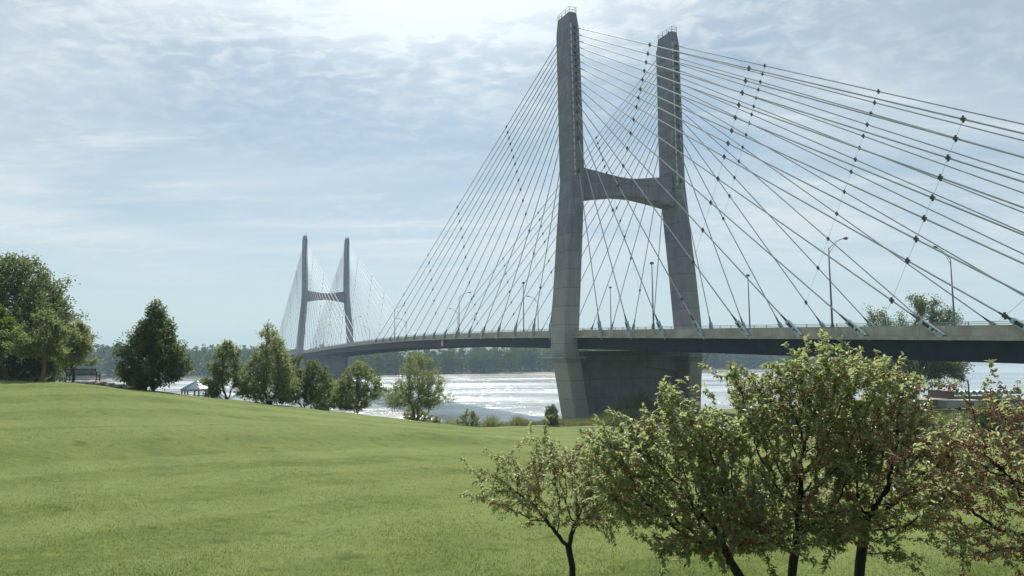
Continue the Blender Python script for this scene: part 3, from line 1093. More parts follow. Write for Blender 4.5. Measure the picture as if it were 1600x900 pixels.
# ------------------------------------------------------------------ lamps on the bridge
def street_lamp(l, a, h, arm, label):
    x, y, z = bworld(l, a, zb(a) - (0.02 if abs(l) > 13.5 else 0.0))
    o = empty('street_lamp', (x, y, z), TH, label=label, cat='street lamp', group='lamp posts along the bridge deck')
    p = MB()
    p.tube([(0, 0, 0), (0, 0, 0.5), (0, 0, h)], [0.20, 0.15, 0.085], 8)
    p.build('pole', M['lamp'], o, True)
    b = MB()
    b.tube([(0, 0, 0), (0, 0, 0.35)], [0.28, 0.24], 8)
    b.build('base', M['lamp'], o)
    if arm:
        s = arm
        am = MB()
        am.tube([(0, 0, h - 0.15), (0.7 * s, 0, h + 0.35), (1.6 * s, 0, h + 0.95), (2.4 * s, 0, h + 1.3), (3.3 * s, 0, h + 1.55)], 0.055, 6)
        am.tube([(0, 0, h - 0.9), (0.9 * s, 0, h + 0.10), (1.7 * s, 0, h + 0.82)], 0.035, 6)
        am.build('arm', M['lamp'], o, True)
        hd = MB()
        hd.tube([(3.15 * s, 0, h + 1.53), (3.4 * s, 0, h + 1.56), (3.8 * s, 0, h + 1.60), (4.15 * s, 0, h + 1.62)], [0.07, 0.19, 0.20, 0.08], 8)
        hdo = hd.build('lamp_head', M['lamp'], o, True)
        gl = MB()
        gl.tube([(3.75 * s, 0, h + 1.44), (3.75 * s, 0, h + 1.36)], [0.16, 0.08], 8)
        gl.build('lens', M['glass'], hdo)
    else:
        hd = MB()
        hd.box(-0.32, 0.32, -0.28, 0.28, h - 0.02, h + 0.26)
        hd.box(-0.26, 0.26, -0.22, 0.22, h + 0.26, h + 0.42)
        hd.build('lamp_head', M['lamp'], o, bevel=0.04)
    return o


street_lamp(LN + 0.15, -66.8, 11.1, 1, 'grey lamp post whose curved arm reaches right, between the near tower and the right edge')
street_lamp(LF - 0.15, -64.5, 11.0, -1, 'grey lamp post whose curved arm reaches left, nearest the right edge of the photo')
street_lamp(LN + 0.15, -27.4, 12.4, 0, 'tall armless box headed lamp post just left of the near tower right leg')
street_lamp(LF - 0.15, -22.0, 11.4, 0, 'armless lamp post with a small dark head right of the near tower')
street_lamp(LN + 0.15, 25.8, 12.4, 0, 'armless lamp post with a dark head just left of the near tower')
street_lamp(LF - 0.15, 29.0, 12.2, 0, 'slim armless lamp post seen midway between the near tower legs')
street_lamp(LN + 0.15, 69.8, 11.6, 1, 'lamp post with an arm to the right, above the pink panel on the girder')
street_lamp(LF - 0.15, 71.0, 10.8, -1, 'lamp post with an arm to the left, nearest the left side of the near tower')
street_lamp(LN + 0.15, 138.6, 11.6, 1, 'lamp post with arm to the right where the two cable fans cross at mid span')
street_lamp(LF - 0.15, 141.5, 10.8, -1, 'lamp post with a left arm close beside a lamp post with a right arm')
street_lamp(LF - 0.15, 212.0, 10.8, -1, 'small hazy lamp post with a left arm right of the mid span crossing')
street_lamp(LN + 0.15, 208.0, 11.4, 1, 'hazy lamp post with right arm just right of the far tower')
street_lamp(LN + 0.15, 278.0, 11.4, 1, 'faint lamp post with right arm between the far tower legs')
street_lamp(LF - 0.15, 283.0, 11.0, -1, 'faint lamp post with left arm near the right leg of the far tower')


# ------------------------------------------------------------------ vehicles
def car(loc, rz, paint, label, name='car', van=False):
    o = empty(name, loc, rz, label=label, cat='van' if van else 'car')
    L, W = (5.0, 1.9) if van else (4.5, 1.8)
    if van:
        prof = [(-2.5, 0.35), (-2.5, 1.95), (-2.3, 2.1), (0.9, 2.1), (1.7, 1.25), (2.4, 1.05), (2.5, 0.8), (2.5, 0.35)]
        cab = [(-2.2, 1.30), (-2.2, 1.92), (0.85, 1.92), (1.48, 1.30)]
    else:
        prof = [(-2.25, 0.32), (-2.25, 0.85), (-2.0, 0.98), (-1.55, 1.36), (-0.9, 1.46), (0.1, 1.45), (0.95, 0.98), (2.0, 0.84), (2.25, 0.62), (2.25, 0.32)]
        cab = [(-1.75, 0.98), (-1.45, 1.31), (-0.9, 1.39), (0.05, 1.38), (0.75, 0.98)]
    n = len(prof)
    b = MB()
    for half in (1,):
        vs = [(-W / 2, y, z) if z < 1.0 else (-W / 2 + 0.16 * (z - 1.0) / 0.5, y, z) for y, z in prof] + [(W / 2, y, z) if z < 1.0 else (W / 2 - 0.16 * (z - 1.0) / 0.5, y, z) for y, z in prof]
        fs = [tuple(range(n)), tuple(range(2 * n - 1, n - 1, -1))] + [(i, n + i, n + (i + 1) % n, (i + 1) % n) for i in range(n)]
        b.add(vs, fs)
    b.build('body', paint, o, bevel=0.05)
    for s in (-1, 1):
        w = MB()
        m = len(cab)
        def X(z, t):
            return s * (W / 2 - (0.16 * (z - 1.0) / 0.5 if z > 1.0 else 0) + t)
        vs = [(X(z, 0.012), y, z) for y, z in cab] + [(X(z, -0.03), y, z) for y, z in cab]
        fs = [tuple(range(m)), tuple(range(2 * m - 1, m - 1, -1))] + [(i, m + i, m + (i + 1) % m, (i + 1) % m) for i in range(m)]
        w.add(vs, fs)
        w.build('window', M['darkglass'], o)
        for y in (-1.35, 1.4):
            wh = MB()
            wh.tube([(s * (W / 2 - 0.22), y, 0.33), (s * (W / 2 + 0.02), y, 0.33)], 0.33, 14)
            who = wh.build('wheel', M['tyre'], o)
            rm = MB()
            rm.tube([(s * (W / 2 - 0.05), y, 0.33), (s * (W / 2 + 0.035), y, 0.33)], 0.19, 12)
            rm.build('rim', M['galv'], who)
        hl = MB()
        hl.box(s * 0.62 - 0.16, s * 0.62 + 0.16, L / 2 - 0.05, L / 2 + 0.015, 0.58, 0.74)
        hl.build('headlight', M['glass'], o)
    return o


ca = 11.0
cl_ = bworld(-5.0, ca, zb(ca) - 1.12)
car(cl_, TH, M['carpaint'], 'grey car crossing the bridge just right of the near tower left leg')

# ------------------------------------------------------------------ trees
def grow(att, trunk, D, di, dk, iters=140, up=0.08, rs=None):
    nodes = [np.array(p, float) for p in trunk]
    par = [i - 1 for i in range(len(trunk))]
    att = np.asarray(att, float)
    N = np.array(nodes)
    dd = np.linalg.norm(att[:, None] - N[None], axis=2)
    near = dd.argmin(1)
    nd = dd.min(1)
    alive = np.ones(len(att), bool)
    for it in range(iters):
        act = alive & (nd < di)
        if not act.any():
            break
        ids = np.where(act)[0]
        new = []
        NA = np.array(nodes)
        vec = att[ids] - NA[near[ids]]
        vec /= np.linalg.norm(vec, axis=1)[:, None] + 1e-9
        for k in np.unique(near[ids]):
            v = vec[near[ids] == k].mean(0)
            v = v + rs.normal(0, 0.22, 3) + np.array([0, 0, up])
            v /= np.linalg.norm(v) + 1e-9
            p = nodes[k] + v * D
            new.append((p, k))
        b0 = len(nodes)
        for p, k in new:
            nodes.append(p)
            par.append(int(k))
        NP = np.array([p for p, _ in new])
        ids2 = np.where(alive)[0]
        d2 = np.linalg.norm(att[ids2][:, None] - NP[None], axis=2)
        j = d2.argmin(1)
        m = d2[np.arange(len(ids2)), j]
        better = m < nd[ids2]
        near[ids2[better]] = b0 + j[better]
        nd[ids2[better]] = m[better]
        alive &= nd > dk
        if len(nodes) > 9000:
            break
    return np.array(nodes), np.array(par)


def skeleton_mesh(nodes, par, r_base, r_tip, p=2.3, sides=6, rmin_draw=0.0):
    n = len(nodes)
    acc = np.zeros(n)
    kids = np.zeros(n, int)
    for i in range(n - 1, 0, -1):
        if kids[i] == 0:
            acc[i] = 1.0
        acc[par[i]] += acc[i]
        kids[par[i]] += 1
    acc = np.maximum(acc, 1.0)
    rad = r_tip * acc ** (1 / p)
    if rad[0] > 0:
        k = math.log(r_base / r_tip) / max(1e-6, math.log(max(2.0, acc[0])))
        rad = r_tip * acc ** k
    V, Fq = [], []
    ring = {}
    ang = np.arange(sides) * 2 * math.pi / sides

    def mkring(pos, d, r):
        d = d / (np.linalg.norm(d) + 1e-9)
        ref = np.array([0.31, 0.77, 0.1]) if abs(d[2]) > 0.8 else np.array([0, 0, 1.0])
        u = np.cross(d, ref)
        u /= np.linalg.norm(u) + 1e-9
        w = np.cross(u, d)
        b = len(V)
        for a in ang:
            V.append(pos + r * (u * math.cos(a) + w * math.sin(a)))
        return b
    for i in range(1, n):
        if rad[i] < rmin_draw:
            continue
        q = par[i]
        d = nodes[i] - nodes[q]
        if q in ring and rad[i] > 0.75 * rad[q]:
            b0 = ring[q]
        else:
            b0 = mkring(nodes[q], d, min(rad[q], rad[i] * 1.15) if q != 0 else rad[q] * 1.25)
        b1 = mkring(nodes[i], d, rad[i])
        ring[i] = b1
        for k in range(sides):
            k2 = (k + 1) % sides
            Fq.append((b0 + k, b0 + k2, b1 + k2, b1 + k))
    return np.array(V), np.array(Fq), acc, rad


def leaf_cloud(pos, dirs, length, width, rs, detail=False, flat=0.5):
    """one folded leaf per row of pos; dirs is the growth direction"""
    n = len(pos)
    d = dirs / (np.linalg.norm(dirs, axis=1)[:, None] + 1e-9)
    upv = rs.normal(0, 1, (n, 3)) * (1 - flat) + np.array([0, 0, 1.0]) * flat * 1.6
    s = np.cross(d, upv)
    s /= np.linalg.norm(s, axis=1)[:, None] + 1e-9
    nn = np.cross(s, d)
    L = (length * rs.uniform(0.65, 1.25, n))[:, None]
    Wd = (width * rs.uniform(0.75, 1.2, n))[:, None]
    fold = rs.uniform(0.08, 0.4, n)[:, None] * Wd
    droop = rs.uniform(0.0, 0.28, n)[:, None] * L
    if detail:
        B = pos
        M1 = pos + d * L * 0.33 + nn * droop * 0.10
        M2 = pos + d * L * 0.68 - nn * droop * 0.20
        T = pos + d * L - nn * droop
        L1 = M1 - d * L * 0.03 + s * Wd * 0.46 + nn * fold
        L2 = M2 + s * Wd * 0.38 + nn * fold * 0.8
        R1 = M1 - d * L * 0.03 - s * Wd * 0.46 + nn * fold
        R2 = M2 - s * Wd * 0.38 + nn * fold * 0.8
        V = np.stack([B, M1, M2, T, L1, L2, R1, R2], 1).reshape(-1, 3)
        b = (np.arange(n) * 8)[:, None]
        tri = np.array([[0, 1, 4], [1, 2, 5], [1, 5, 4], [2, 3, 5], [0, 6, 1], [1, 6, 7], [1, 7, 2], [2, 7, 3]])
        Fs = (b[:, :, None] + tri[None]).reshape(-1, 3)
    else:
        B = pos
        T = pos + d * L - nn * droop
        Lf = pos + d * L * 0.5 + s * Wd * 0.5 + nn * fold
        Rt = pos + d * L * 0.5 - s * Wd * 0.5 + nn * fold
        V = np.stack([B, Rt, T, Lf], 1).reshape(-1, 3)
        b = (np.arange(n) * 4)[:, None]
        tri = np.array([[0, 1, 2], [0, 2, 3]])
        Fs = (b[:, :, None] + tri[None]).reshape(-1, 3)
    return V, Fs


def lumps(p, rs, n=26, lo=None, hi=None):
    """a soft random field for gaps and clumps in a crown"""
    c = rs.uniform(lo, hi, (n, 3))
    s = (hi - lo).max() * 0.125
    d = np.linalg.norm(p[:, None] - c[None], axis=2)
    return np.exp(-(d / s) ** 2).sum(1)


def make_tree(name, label, base, H, profile, width, leafm, barkm, seed, natt=420, leaves=7000, leaf=0.20, trunk_frac=0.2, r_base=None, gaps=0.35, group=None, trunks=1, flat=0.35, depth=1.0, up=0.1, lean=0.0):
    """profile: list of (t, half width factor) from crown bottom (0) to top (1)"""
    rs = np.random.default_rng(seed)
    cz0 = H * trunk_frac
    natt = int(natt * 2.2)
    want = natt
    natt = natt * 2
    tt = rs.uniform(0, 1, natt * 5)
    pr = np.array(profile, float)
    hw = np.interp(tt, pr[:, 0], pr[:, 1]) * width
    keep = rs.uniform(0, hw.max(), len(tt)) < hw
    tt, hw = tt[keep], hw[keep]
    ang = rs.uniform(0, 2 * math.pi, len(tt))
    # the outline bulges and pulls in
    wob = 1 + 0.15 * np.sin(ang * 3 + tt * 9 + seed) + 0.10 * np.sin(ang * 5 - tt * 17 + seed * 2) + 0.08 * np.sin(ang * 9 + tt * 31)
    rr = hw * np.sqrt(rs.uniform(0.05, 1, len(tt))) * wob
    A = np.stack([rr * np.cos(ang) + lean * tt * H, rr * np.sin(ang) * depth, cz0 + tt * (H - cz0)], 1)
    lo, hi = A.min(0), A.max(0)
    fld = lumps(A, rs, 30, lo, hi)
    A = A[fld > np.quantile(fld, min(0.7, gaps + 0.06))][:want]
    # some branches reach out of the outline
    out_ = rs.uniform(0, 1, len(A)) < 0.07
    A[out_, :2] *= rs.uniform(1.1, 1.4, (out_.sum(), 1))
    A[out_, 2] += rs.uniform(-0.01, 0.035, out_.sum()) * H
    D = H * 0.023
    trunkpts = []
    nodes0, par0 = [], []
    for k in range(trunks):
        off = np.array([0, 0, 0]) if trunks == 1 else np.array([(k - (trunks - 1) / 2) * 0.035 * H, rs.uniform(-.02, .02) * H, 0])
        n_t = max(4, int(cz0 * 1.25 / D))
        for i in range(n_t):
            f = i / (n_t - 1)
            p = off * (1 + 1.6 * f) + np.array([0.02 * H * math.sin(f * 3 + k) + lean * f * cz0, 0.012 * H * math.sin(f * 4 + k), f * cz0 * 1.25])
            nodes0.append(p)
            par0.append(-1 if i == 0 else len(nodes0) - 2)
    if trunks == 1:
        nodes, par = grow(A, nodes0, D, H * 0.5, D * 1.45, up=up, rs=rs)
    else:
        # all stems start from one root node
        root = np.array([0, 0, -0.05])
        nd_ = [root] + nodes0
        pr_ = [-1] + [0 if q == -1 else q + 1 for q in par0]
        nodes, par = grow(A, nd_, D, H * 0.5, D * 1.45, up=up, rs=rs)
        for i in range(1, len(nd_)):
            par[i] = pr_[i]
    o = empty(name, base, 0.0, label=label, cat='shrub' if 'shrub' in name or 'bush' in name else 'tree', group=group)
    V, Fq, acc, rad = skeleton_mesh(nodes, par, r_base or H * 0.022, H * 0.0016, sides=7 if H * 1.0 > 4 else 6)
    add_mesh('trunk', V, Fq, barkm, o, True)
    tips = np.where(acc <= 6)[0]
    tips = tips[tips > trunks * 3]
    n = int(leaves * 1.5)
    pick = rs.choice(tips, n)
    t = rs.uniform(0, 1.3, n)[:, None]
    seg = nodes[pick] - nodes[par[pick]]
    pos = nodes[par[pick]] + seg * t + rs.normal(0, 1, (n, 3)) * H * 0.020
    rad_dir = pos - np.array([lean * H * 0.5, 0, cz0 + (H - cz0) * 0.4])
    rad_dir /= np.linalg.norm(rad_dir, axis=1)[:, None] + 1e-9
    dirs = rad_dir * 0.55 + rs.normal(0, 0.6, (n, 3)) + np.array([0, 0, -0.08])
    V, Fs = leaf_cloud(pos, dirs, leaf * 0.92, leaf * 0.55, rs, False, flat)
    add_mesh('crown', V, Fs, leafm, o)
    return o


ROUND = [(0, .35), (.12, .72), (.35, 1.0), (.6, .92), (.82, .62), (.95, .3), (1, .08)]
CONE = [(0, .75), (.1, 1.0), (.25, .96), (.45, .78), (.65, .55), (.82, .3), (.93, .15), (1, .05)]
LAYER = [(0, .55), (.07, 1.0), (.16, .6), (.27, .98), (.37, .5), (.5, .86), (.6, .42), (.72, .58), (.85, .25), (1, .05)]
SPREAD = [(0, .75), (.15, 1.0), (.3, .92), (.55, .85), (.8, .62), (.95, .3), (1, .1)]
BUSH = [(0, .8), (.3, 1.0), (.6, .85), (.85, .5), (1, .15)]


def tree_px(name, label, px, Y, top, hw_px, prof, leafm, barkm, seed, **kw):
    X = at(px, 560, Y)[0]
    z = tz(X, Y) - 0.05
    H = at(px, top, Y)[2] - z
    w = hw_px * Y / F_PX * 0.88
    return make_tree(name, label, (X, Y, z), H, prof, w, leafm, barkm, seed, **kw)


G1 = 'trees along the crest of the lawn'
tree_px('tree', 'tallest dark broad tree at the left edge of the photo', 12, 66, 386, 92, [(0, .9), (.2, 1), (.5, .95), (.75, .7), (.92, .4), (1, .12)], M['leaf_dark'], M['bark'], 101, natt=900, leaves=17000, leaf=0.30, trunk_frac=0.06, gaps=0.25, group=G1)
tree_px('tree', 'dark tree with a stepped right side beside the tallest left edge tree', 62, 70, 428, 56, [(0, .9), (.3, 1), (.6, .75), (.85, .45), (1, .1)], M['leaf_dark'], M['bark'], 102, natt=600, leaves=10000, leaf=0.28, trunk_frac=0.05, gaps=0.25, group=G1)
tree_px('tree', 'bright yellow green tree cut off by the left edge of the photo', -16, 48, 470, 36, ROUND, M['leaf_bright'], M['bark'], 103, natt=380, leaves=6000, leaf=0.20, trunk_frac=0.25, group=G1)
tree_px('tree', 'small mid green tree with a bare reddish trunk left of the bench', 67, 46, 484, 48, [(0, .7), (.15, 1), (.4, .95), (.7, .6), (1, .1)], M['leaf_mid'], M['barkred'], 104, natt=420, leaves=6500, leaf=0.17, trunk_frac=0.36, group=G1)
tree_px('tree', 'loose pale tree just behind and above the bench', 114, 56, 498, 36, [(0, .35), (.2, .9), (.45, 1.0), (.7, .8), (.9, .45), (1, .1)], M['leaf_pale'], M['bark'], 105, natt=420, leaves=5200, leaf=0.19, trunk_frac=0.20, gaps=0.42, group=G1)
tree_px('tree', 'dense dark conical tree alone between the bench and the gazebo', 240, 51, 466, 53, CONE, M['leaf_dark'], M['barkred'], 106, natt=800, leaves=13000, leaf=0.20, trunk_frac=0.035, gaps=0.2, group=G1)
tree_px('tree', 'sparse tree with flat layered branches just right of the gazebo', 355, 58, 522, 40, LAYER, M['leaf_mid'], M['bark'], 107, natt=420, leaves=5500, leaf=0.18, trunk_frac=0.025, gaps=0.3, flat=0.7, group=G1, up=-0.02)
tree_px('tree', 'tall pale green tree in front of the far tower left leg', 422, 61, 505, 52, [(0, .8), (.2, 1), (.45, .95), (.65, .62), (.85, .38), (1, .08)], M['leaf_pale'], M['bark'], 108, natt=560, leaves=9000, leaf=0.20, trunk_frac=0.03, gaps=0.25, group=G1)
tree_px('tree', 'low dark tree with two trunks right of the tall pale green tree', 473, 66, 556, 46, ROUND, M['leaf_dark'], M['bark'], 109, natt=480, leaves=6500, leaf=0.21, trunk_frac=0.07, gaps=0.2, trunks=2, group=G1)
tree_px('shrub', 'pale shrub filling the gap before the far tower pier', 515, 74, 592, 32, BUSH, M['leaf_pale'], M['bark'], 110, natt=260, leaves=3600, leaf=0.2, trunk_frac=0.06, gaps=0.2)
tree_px('tree', 'round olive green tree below the bridge deck left of mid span', 556, 71, 563, 46, ROUND, M['leaf_mid'], M['barkred'], 111, natt=520, leaves=7800, leaf=0.20, trunk_frac=0.08, gaps=0.22, trunks=2, group=G1)
tree_px('tree', 'spreading olive tree with bare red stems alone at the water, right of the round tree', 648, 80, 546, 60, [(0, .6), (.12, 1.0), (.28, .95), (.5, .82), (.75, .66), (.92, .35), (1, .1)], M['leaf_mid'], M['barkred'], 112, natt=620, leaves=7600, leaf=0.21, trunk_frac=0.17, gaps=0.32, trunks=2, group=G1)
G2 = 'shrubs along the river edge of the lawn'
tree_px('shrub', 'shrub at the foot of the spreading olive tree', 652, 84, 630, 26, BUSH, M['leaf_mid'], M['bark'], 113, natt=200, leaves=2400, leaf=0.17, trunk_frac=0.05, group=G2)
tree_px('shrub', 'small ragged shrub against the bright water, second left of the pier', 732, 94, 637, 24, [(0, 1), (.4, .85), (.6, .5), (.8, .35), (1, .1)], M['leaf_mid'], M['bark'], 114, natt=200, leaves=1900, leaf=0.18, trunk_frac=0.05, gaps=0.4, group=G2)
tree_px('shrub', 'tiny low shrub at the lawn edge near the spreading olive tree', 684, 88, 650, 9, BUSH, M['leaf_mid'], M['bark'], 115, natt=90, leaves=700, leaf=0.16, trunk_frac=0.05, group=G2)
tree_px('shrub', 'dense upright dark shrub at the left foot of the pier', 861, 108, 632, 13, [(0, .85), (.3, 1), (.7, .9), (.9, .6), (1, .3)], M['leaf_dark'], M['bark'], 116, natt=260, leaves=2600, leaf=0.20, trunk_frac=0.05, gaps=0.1, group=G2)
tree_px('shrub', 'large bush in the shade against the pier wall', 992, 140, 612, 42, BUSH, M['leaf_mid'], M['bark'], 117, natt=400, leaves=5200, leaf=0.30, trunk_frac=0.05, gaps=0.2, group=G2)
tree_px('shrub', 'rounded green bush by the path in front of the pier', 978, 120, 640, 36, BUSH, M['leaf_pale'], M['bark'], 118, natt=320, leaves=4000, leaf=0.22, trunk_frac=0.05, gaps=0.15, group=G2)
tree_px('shrub', 'wide bush by the path, right of the rounded green bush', 1050, 122, 636, 40, BUSH, M['leaf_mid'], M['bark'], 119, natt=320, leaves=4000, leaf=0.24, trunk_frac=0.05, gaps=0.15, group=G2)
G3 = 'trees beyond the bridge on the right'
tree_px('tree', 'small rounded tree at the water between pier and crabapples', 1160, 185, 570, 26, BUSH, M['leaf_mid'], M['bark'], 120, natt=240, leaves=3000, leaf=0.42, trunk_frac=0.08, group=G3)
tree_px('tree', 'second small waterside tree right of the pier, lower and wider', 1200, 175, 580, 24, BUSH, M['leaf_dark'], M['bark'], 121, natt=240, leaves=3000, leaf=0.40, trunk_frac=0.08, group=G3)
tree_px('tree', 'pale willow like tree behind the top of the crabapples', 1285, 150, 552, 58, SPREAD, M['leaf_pale'], M['bark'], 122, natt=420, leaves=6500, leaf=0.36, trunk_frac=0.08, gaps=0.2, group=G3)
tree_px('tree', 'big open tree behind the deck with its thick dark trunk showing under it', 1420, 150, 458, 82, [(0, .55), (.12, .95), (.3, 1.0), (.55, .9), (.75, .82), (.9, .5), (1, .15)], M['leaf_dark'], M['barkdark'], 123, natt=560, leaves=26000, leaf=0.46, trunk_frac=0.20, gaps=0.34, r_base=0.9, group=G3)
tree_px('tree', 'small dark cone shaped tree on a thin trunk at the right', 1547, 68, 608, 42, [(0, .7), (.12, 1.0), (.35, .95), (.6, .62), (.85, .32), (1, .06)], M['leaf_dark'], M['bark'], 124, natt=480, leaves=7000, leaf=0.19, trunk_frac=0.22, gaps=0.15, group=G3)
tree_px('shrub', 'wispy shrub on the meadow left of the small cone shaped tree', 1497, 118, 640, 20, [(0, .5), (.5, 1), (1, .5)], M['leaf_pale'], M['bark'], 125, natt=140, leaves=1000, leaf=0.2, trunk_frac=0.1, gaps=0.4)


# ------------------------------------------------------------------ crabapples in the foreground
def berry_mesh(C, r, rs):
    n = len(C)
    ph = (1 + 5 ** 0.5) / 2
    iv = np.array([(-1, ph, 0), (1, ph, 0), (-1, -ph, 0), (1, -ph, 0), (0, -1, ph), (0, 1, ph), (0, -1, -ph), (0, 1, -ph), (ph, 0, -1), (ph, 0, 1), (-ph, 0, -1), (-ph, 0, 1)], float)
    iv /= np.linalg.norm(iv[0])
    tf = np.array([(0, 11, 5), (0, 5, 1), (0, 1, 7), (0, 7, 10), (0, 10, 11), (1, 5, 9), (5, 11, 4), (11, 10, 2), (10, 7, 6), (7, 1, 8), (3, 9, 4), (3, 4, 2), (3, 2, 6), (3, 6, 8), (3, 8, 9), (4, 9, 5), (2, 4, 11), (6, 2, 10), (8, 6, 7), (9, 8, 1)])
    rad = r * rs.uniform(0.75, 1.15, n)
    V = (C[:, None] + iv[None] * rad[:, None, None]).reshape(-1, 3)
    Fs = (np.arange(n)[:, None, None] * 12 + tf[None]).reshape(-1, 3)
    return V, Fs


def crabapple(label, px, Y, blobs, seed, natt, leaves, berries, r_base, leaf=0.072, fork_px=None, shoots=90):
    """blobs: (px, py, rx px, rz px, dY, ry m, weight) ellipsoids of the crown"""
    rs = np.random.default_rng(seed)
    X = at(px, 900, Y)[0]
    z0 = tz(X, Y) - 0.04
    base = np.array([X, Y, z0])
    wts = np.array([b[6] for b in blobs], float)
    cnt = rs.multinomial(natt, wts / wts.sum())
    A = []
    for (bx, by, rx, rz, dY, ry, w), n in zip(blobs, cnt):
        c = at(bx, by, Y + dY)
        sc = (Y + dY) / F_PX
        v = rs.normal(0, 1, (n, 3))
        v /= np.linalg.norm(v, axis=1)[:, None]
        v *= rs.uniform(0.15, 1, n)[:, None] ** 0.45
        A.append(c + v * np.array([rx * sc, ry, rz * sc]))
    A = np.concatenate(A) - base
    top = np.array(at(*fork_px, Y)) - base
    fh = top[2]
    trunk = []
    n_t = max(4, int(np.linalg.norm(top) / 0.09))
    for i in range(n_t):
        f = i / (n_t - 1)
        trunk.append(np.array([top[0] * f * f + 0.02 * math.sin(f * 5 + seed), 0.03 * math.sin(f * 4 + seed) * f, fh * f]))
    D = 0.055
    nodes, par = grow(A, trunk, D, 1.6, 0.085, iters=190, up=0.03, rs=rs)
    # long new shoots that stand out of the crown
    nl, pl = list(nodes), list(par)
    kid = np.bincount(par[1:], minlength=len(nodes))
    ends = np.where(kid == 0)[0]
    cen = A.mean(0)
    wgt = ((nodes[ends] - cen) ** 2).sum(1)
    for e in rs.choice(ends, min(len(ends), shoots), replace=False, p=wgt / wgt.sum()):
        d = nodes[e] - nodes[par[e]] + 0.5 * D * (nodes[e] - cen) / np.linalg.norm(nodes[e] - cen) + np.array([0, 0, 0.5 * D])
        q, p = e, nodes[e]
        for _ in range(rs.integers(3, 8)):
            d = d / np.linalg.norm(d) + rs.normal(0, 0.14, 3) + np.array([0, 0, -0.03])
            p = p + d / np.linalg.norm(d) * D
            nl.append(p)
            pl.append(q)
            q = len(nl) - 1
    nodes, par = np.array(nl), np.array(pl)
    o = empty('crabapple_tree', base, 0.0, label=label, cat='tree', group='crabapple trees in the foreground')
    V, Fq, acc, rad = skeleton_mesh(nodes, par, r_base, 0.0022, sides=7)
    add_mesh('trunk', V, Fq, M['barkdark'], o, True)
    tips = np.where(acc <= 9)[0]
    tips = tips[tips > n_t]
    n = leaves
    pick = rs.choice(tips, n)
    seg = nodes[pick] - nodes[par[pick]]
    t = rs.uniform(0, 1.4, n)[:, None]
    pos = nodes[par[pick]] + seg * t + rs.normal(0, 0.012, (n, 3))
    sd = seg / (np.linalg.norm(seg, axis=1)[:, None] + 1e-9)
    dirs = sd * 0.5 + rs.normal(0, 0.55, (n, 3)) * np.array([1, 1, 0.7]) + np.array([0, 0, -0.05])
    V, Fs = leaf_cloud(pos, dirs, leaf, leaf * 0.52, rs, True, 0.74)
    add_mesh('crown', V, Fs, M['leaf_crab'], o)
    if berries:
        k = berries // 4
        inner = np.where((acc <= 14))[0]
        inner = inner[inner > n_t]
        # fruit hangs in patches: choose twigs with a bias
        bias = 0.15 + np.exp(-((nodes[inner] - nodes[inner][rs.integers(0, len(inner), 1)]) ** 2).sum(1) * 0.35) + 0.6 * rs.uniform(0, 1, len(inner)) ** 3
        pk = rs.choice(inner, k, p=bias / bias.sum())
        cc = nodes[pk] + rs.normal(0, 0.015, (k, 3)) + np.array([0, 0, -0.028])
        C = (cc[:, None] + rs.normal(0, 0.016, (k, 4, 3))).reshape(-1, 3)
        V, Fs = berry_mesh(C, 0.0085, rs)
        tag(add_mesh('berries', V, Fs, M['berry'], o, True), kind='stuff')
    return o


crabapple('smallest crabapple, standing alone on the lawn left of the other crabapples', 893, 11.0,
          [(868, 765, 95, 62, 0, .6, 4), (800, 772, 55, 34, -.1, .4, 1.2), (742, 775, 32, 8, -.1, .15, .35), (752, 742, 18, 8, -.2, .15, .25), (790, 722, 20, 20, 0, .2, .4), (850, 710, 30, 34, 0, .3, .9), (905, 720, 50, 34, .2, .6, 1.2), (945, 790, 55, 40, 0, .6, 1.4), (985, 770, 40, 40, .2, .5, .8)],
          201, 1300, 7200, 7500, 0.05, leaf=0.062, fork_px=(890, 852))
crabapple('leafy crabapple with a leaning forked trunk, leftmost of the crowded crabapples', 1175, 8.6,
          [(1050, 725, 90, 85, 0, .6, 3.4), (985, 712, 50, 32, -.2, .4, 1.1), (952, 692, 30, 18, -.2, .2, .4), (1000, 790, 45, 26, -.2, .4, .9), (1030, 848, 16, 28, -.3, .2, .35), (1100, 676, 75, 42, .2, .6, 1.7), (1045, 625, 22, 30, 0, .25, .5), (960, 740, 40, 40, -.1, .4, .8), (1120, 800, 80, 60, 0, .7, 2.2), (1085, 850, 50, 18, -.2, .4, .5)],
          202, 2300, 13000, 7500, 0.055, leaf=0.076, fork_px=(1140, 876))
crabapple('tallest crabapple in the middle of the crowded crabapples', 1238, 9.0,
          [(1235, 690, 105, 85, 0, .62, 4), (1270, 595, 62, 54, .1, .5, 1.8), (1190, 625, 52, 56, .2, .5, 1.4), (1143, 588, 12, 24, .1, .15, .25), (1330, 605, 66, 52, .2, .6, 1.6), (1235, 808, 110, 52, 0, .7, 2.6), (1190, 838, 40, 18, -.2, .4, .5), (1310, 690, 60, 60, 0, .6, 1.6)],
          203, 2700, 14500, 11000, 0.056, leaf=0.074, fork_px=(1242, 850))
crabapple('crabapple heavy with dark red fruit on the thickest trunk', 1343, 9.3,
          [(1370, 710, 95, 80, 0, .62, 3.4), (1390, 620, 42, 44, .2, .5, 1.0), (1455, 730, 85, 66, 0, .7, 2.6), (1425, 650, 34, 34, .1, .4, .7), (1390, 840, 20, 50, -.3, .25, .6), (1310, 800, 70, 44, 0, .6, 1.7), (1420, 800, 60, 40, 0, .6, 1.0), (1480, 700, 60, 32, -.2, .5, 1.1)],
          204, 2300, 10800, 17000, 0.064, leaf=0.072, fork_px=(1350, 815))
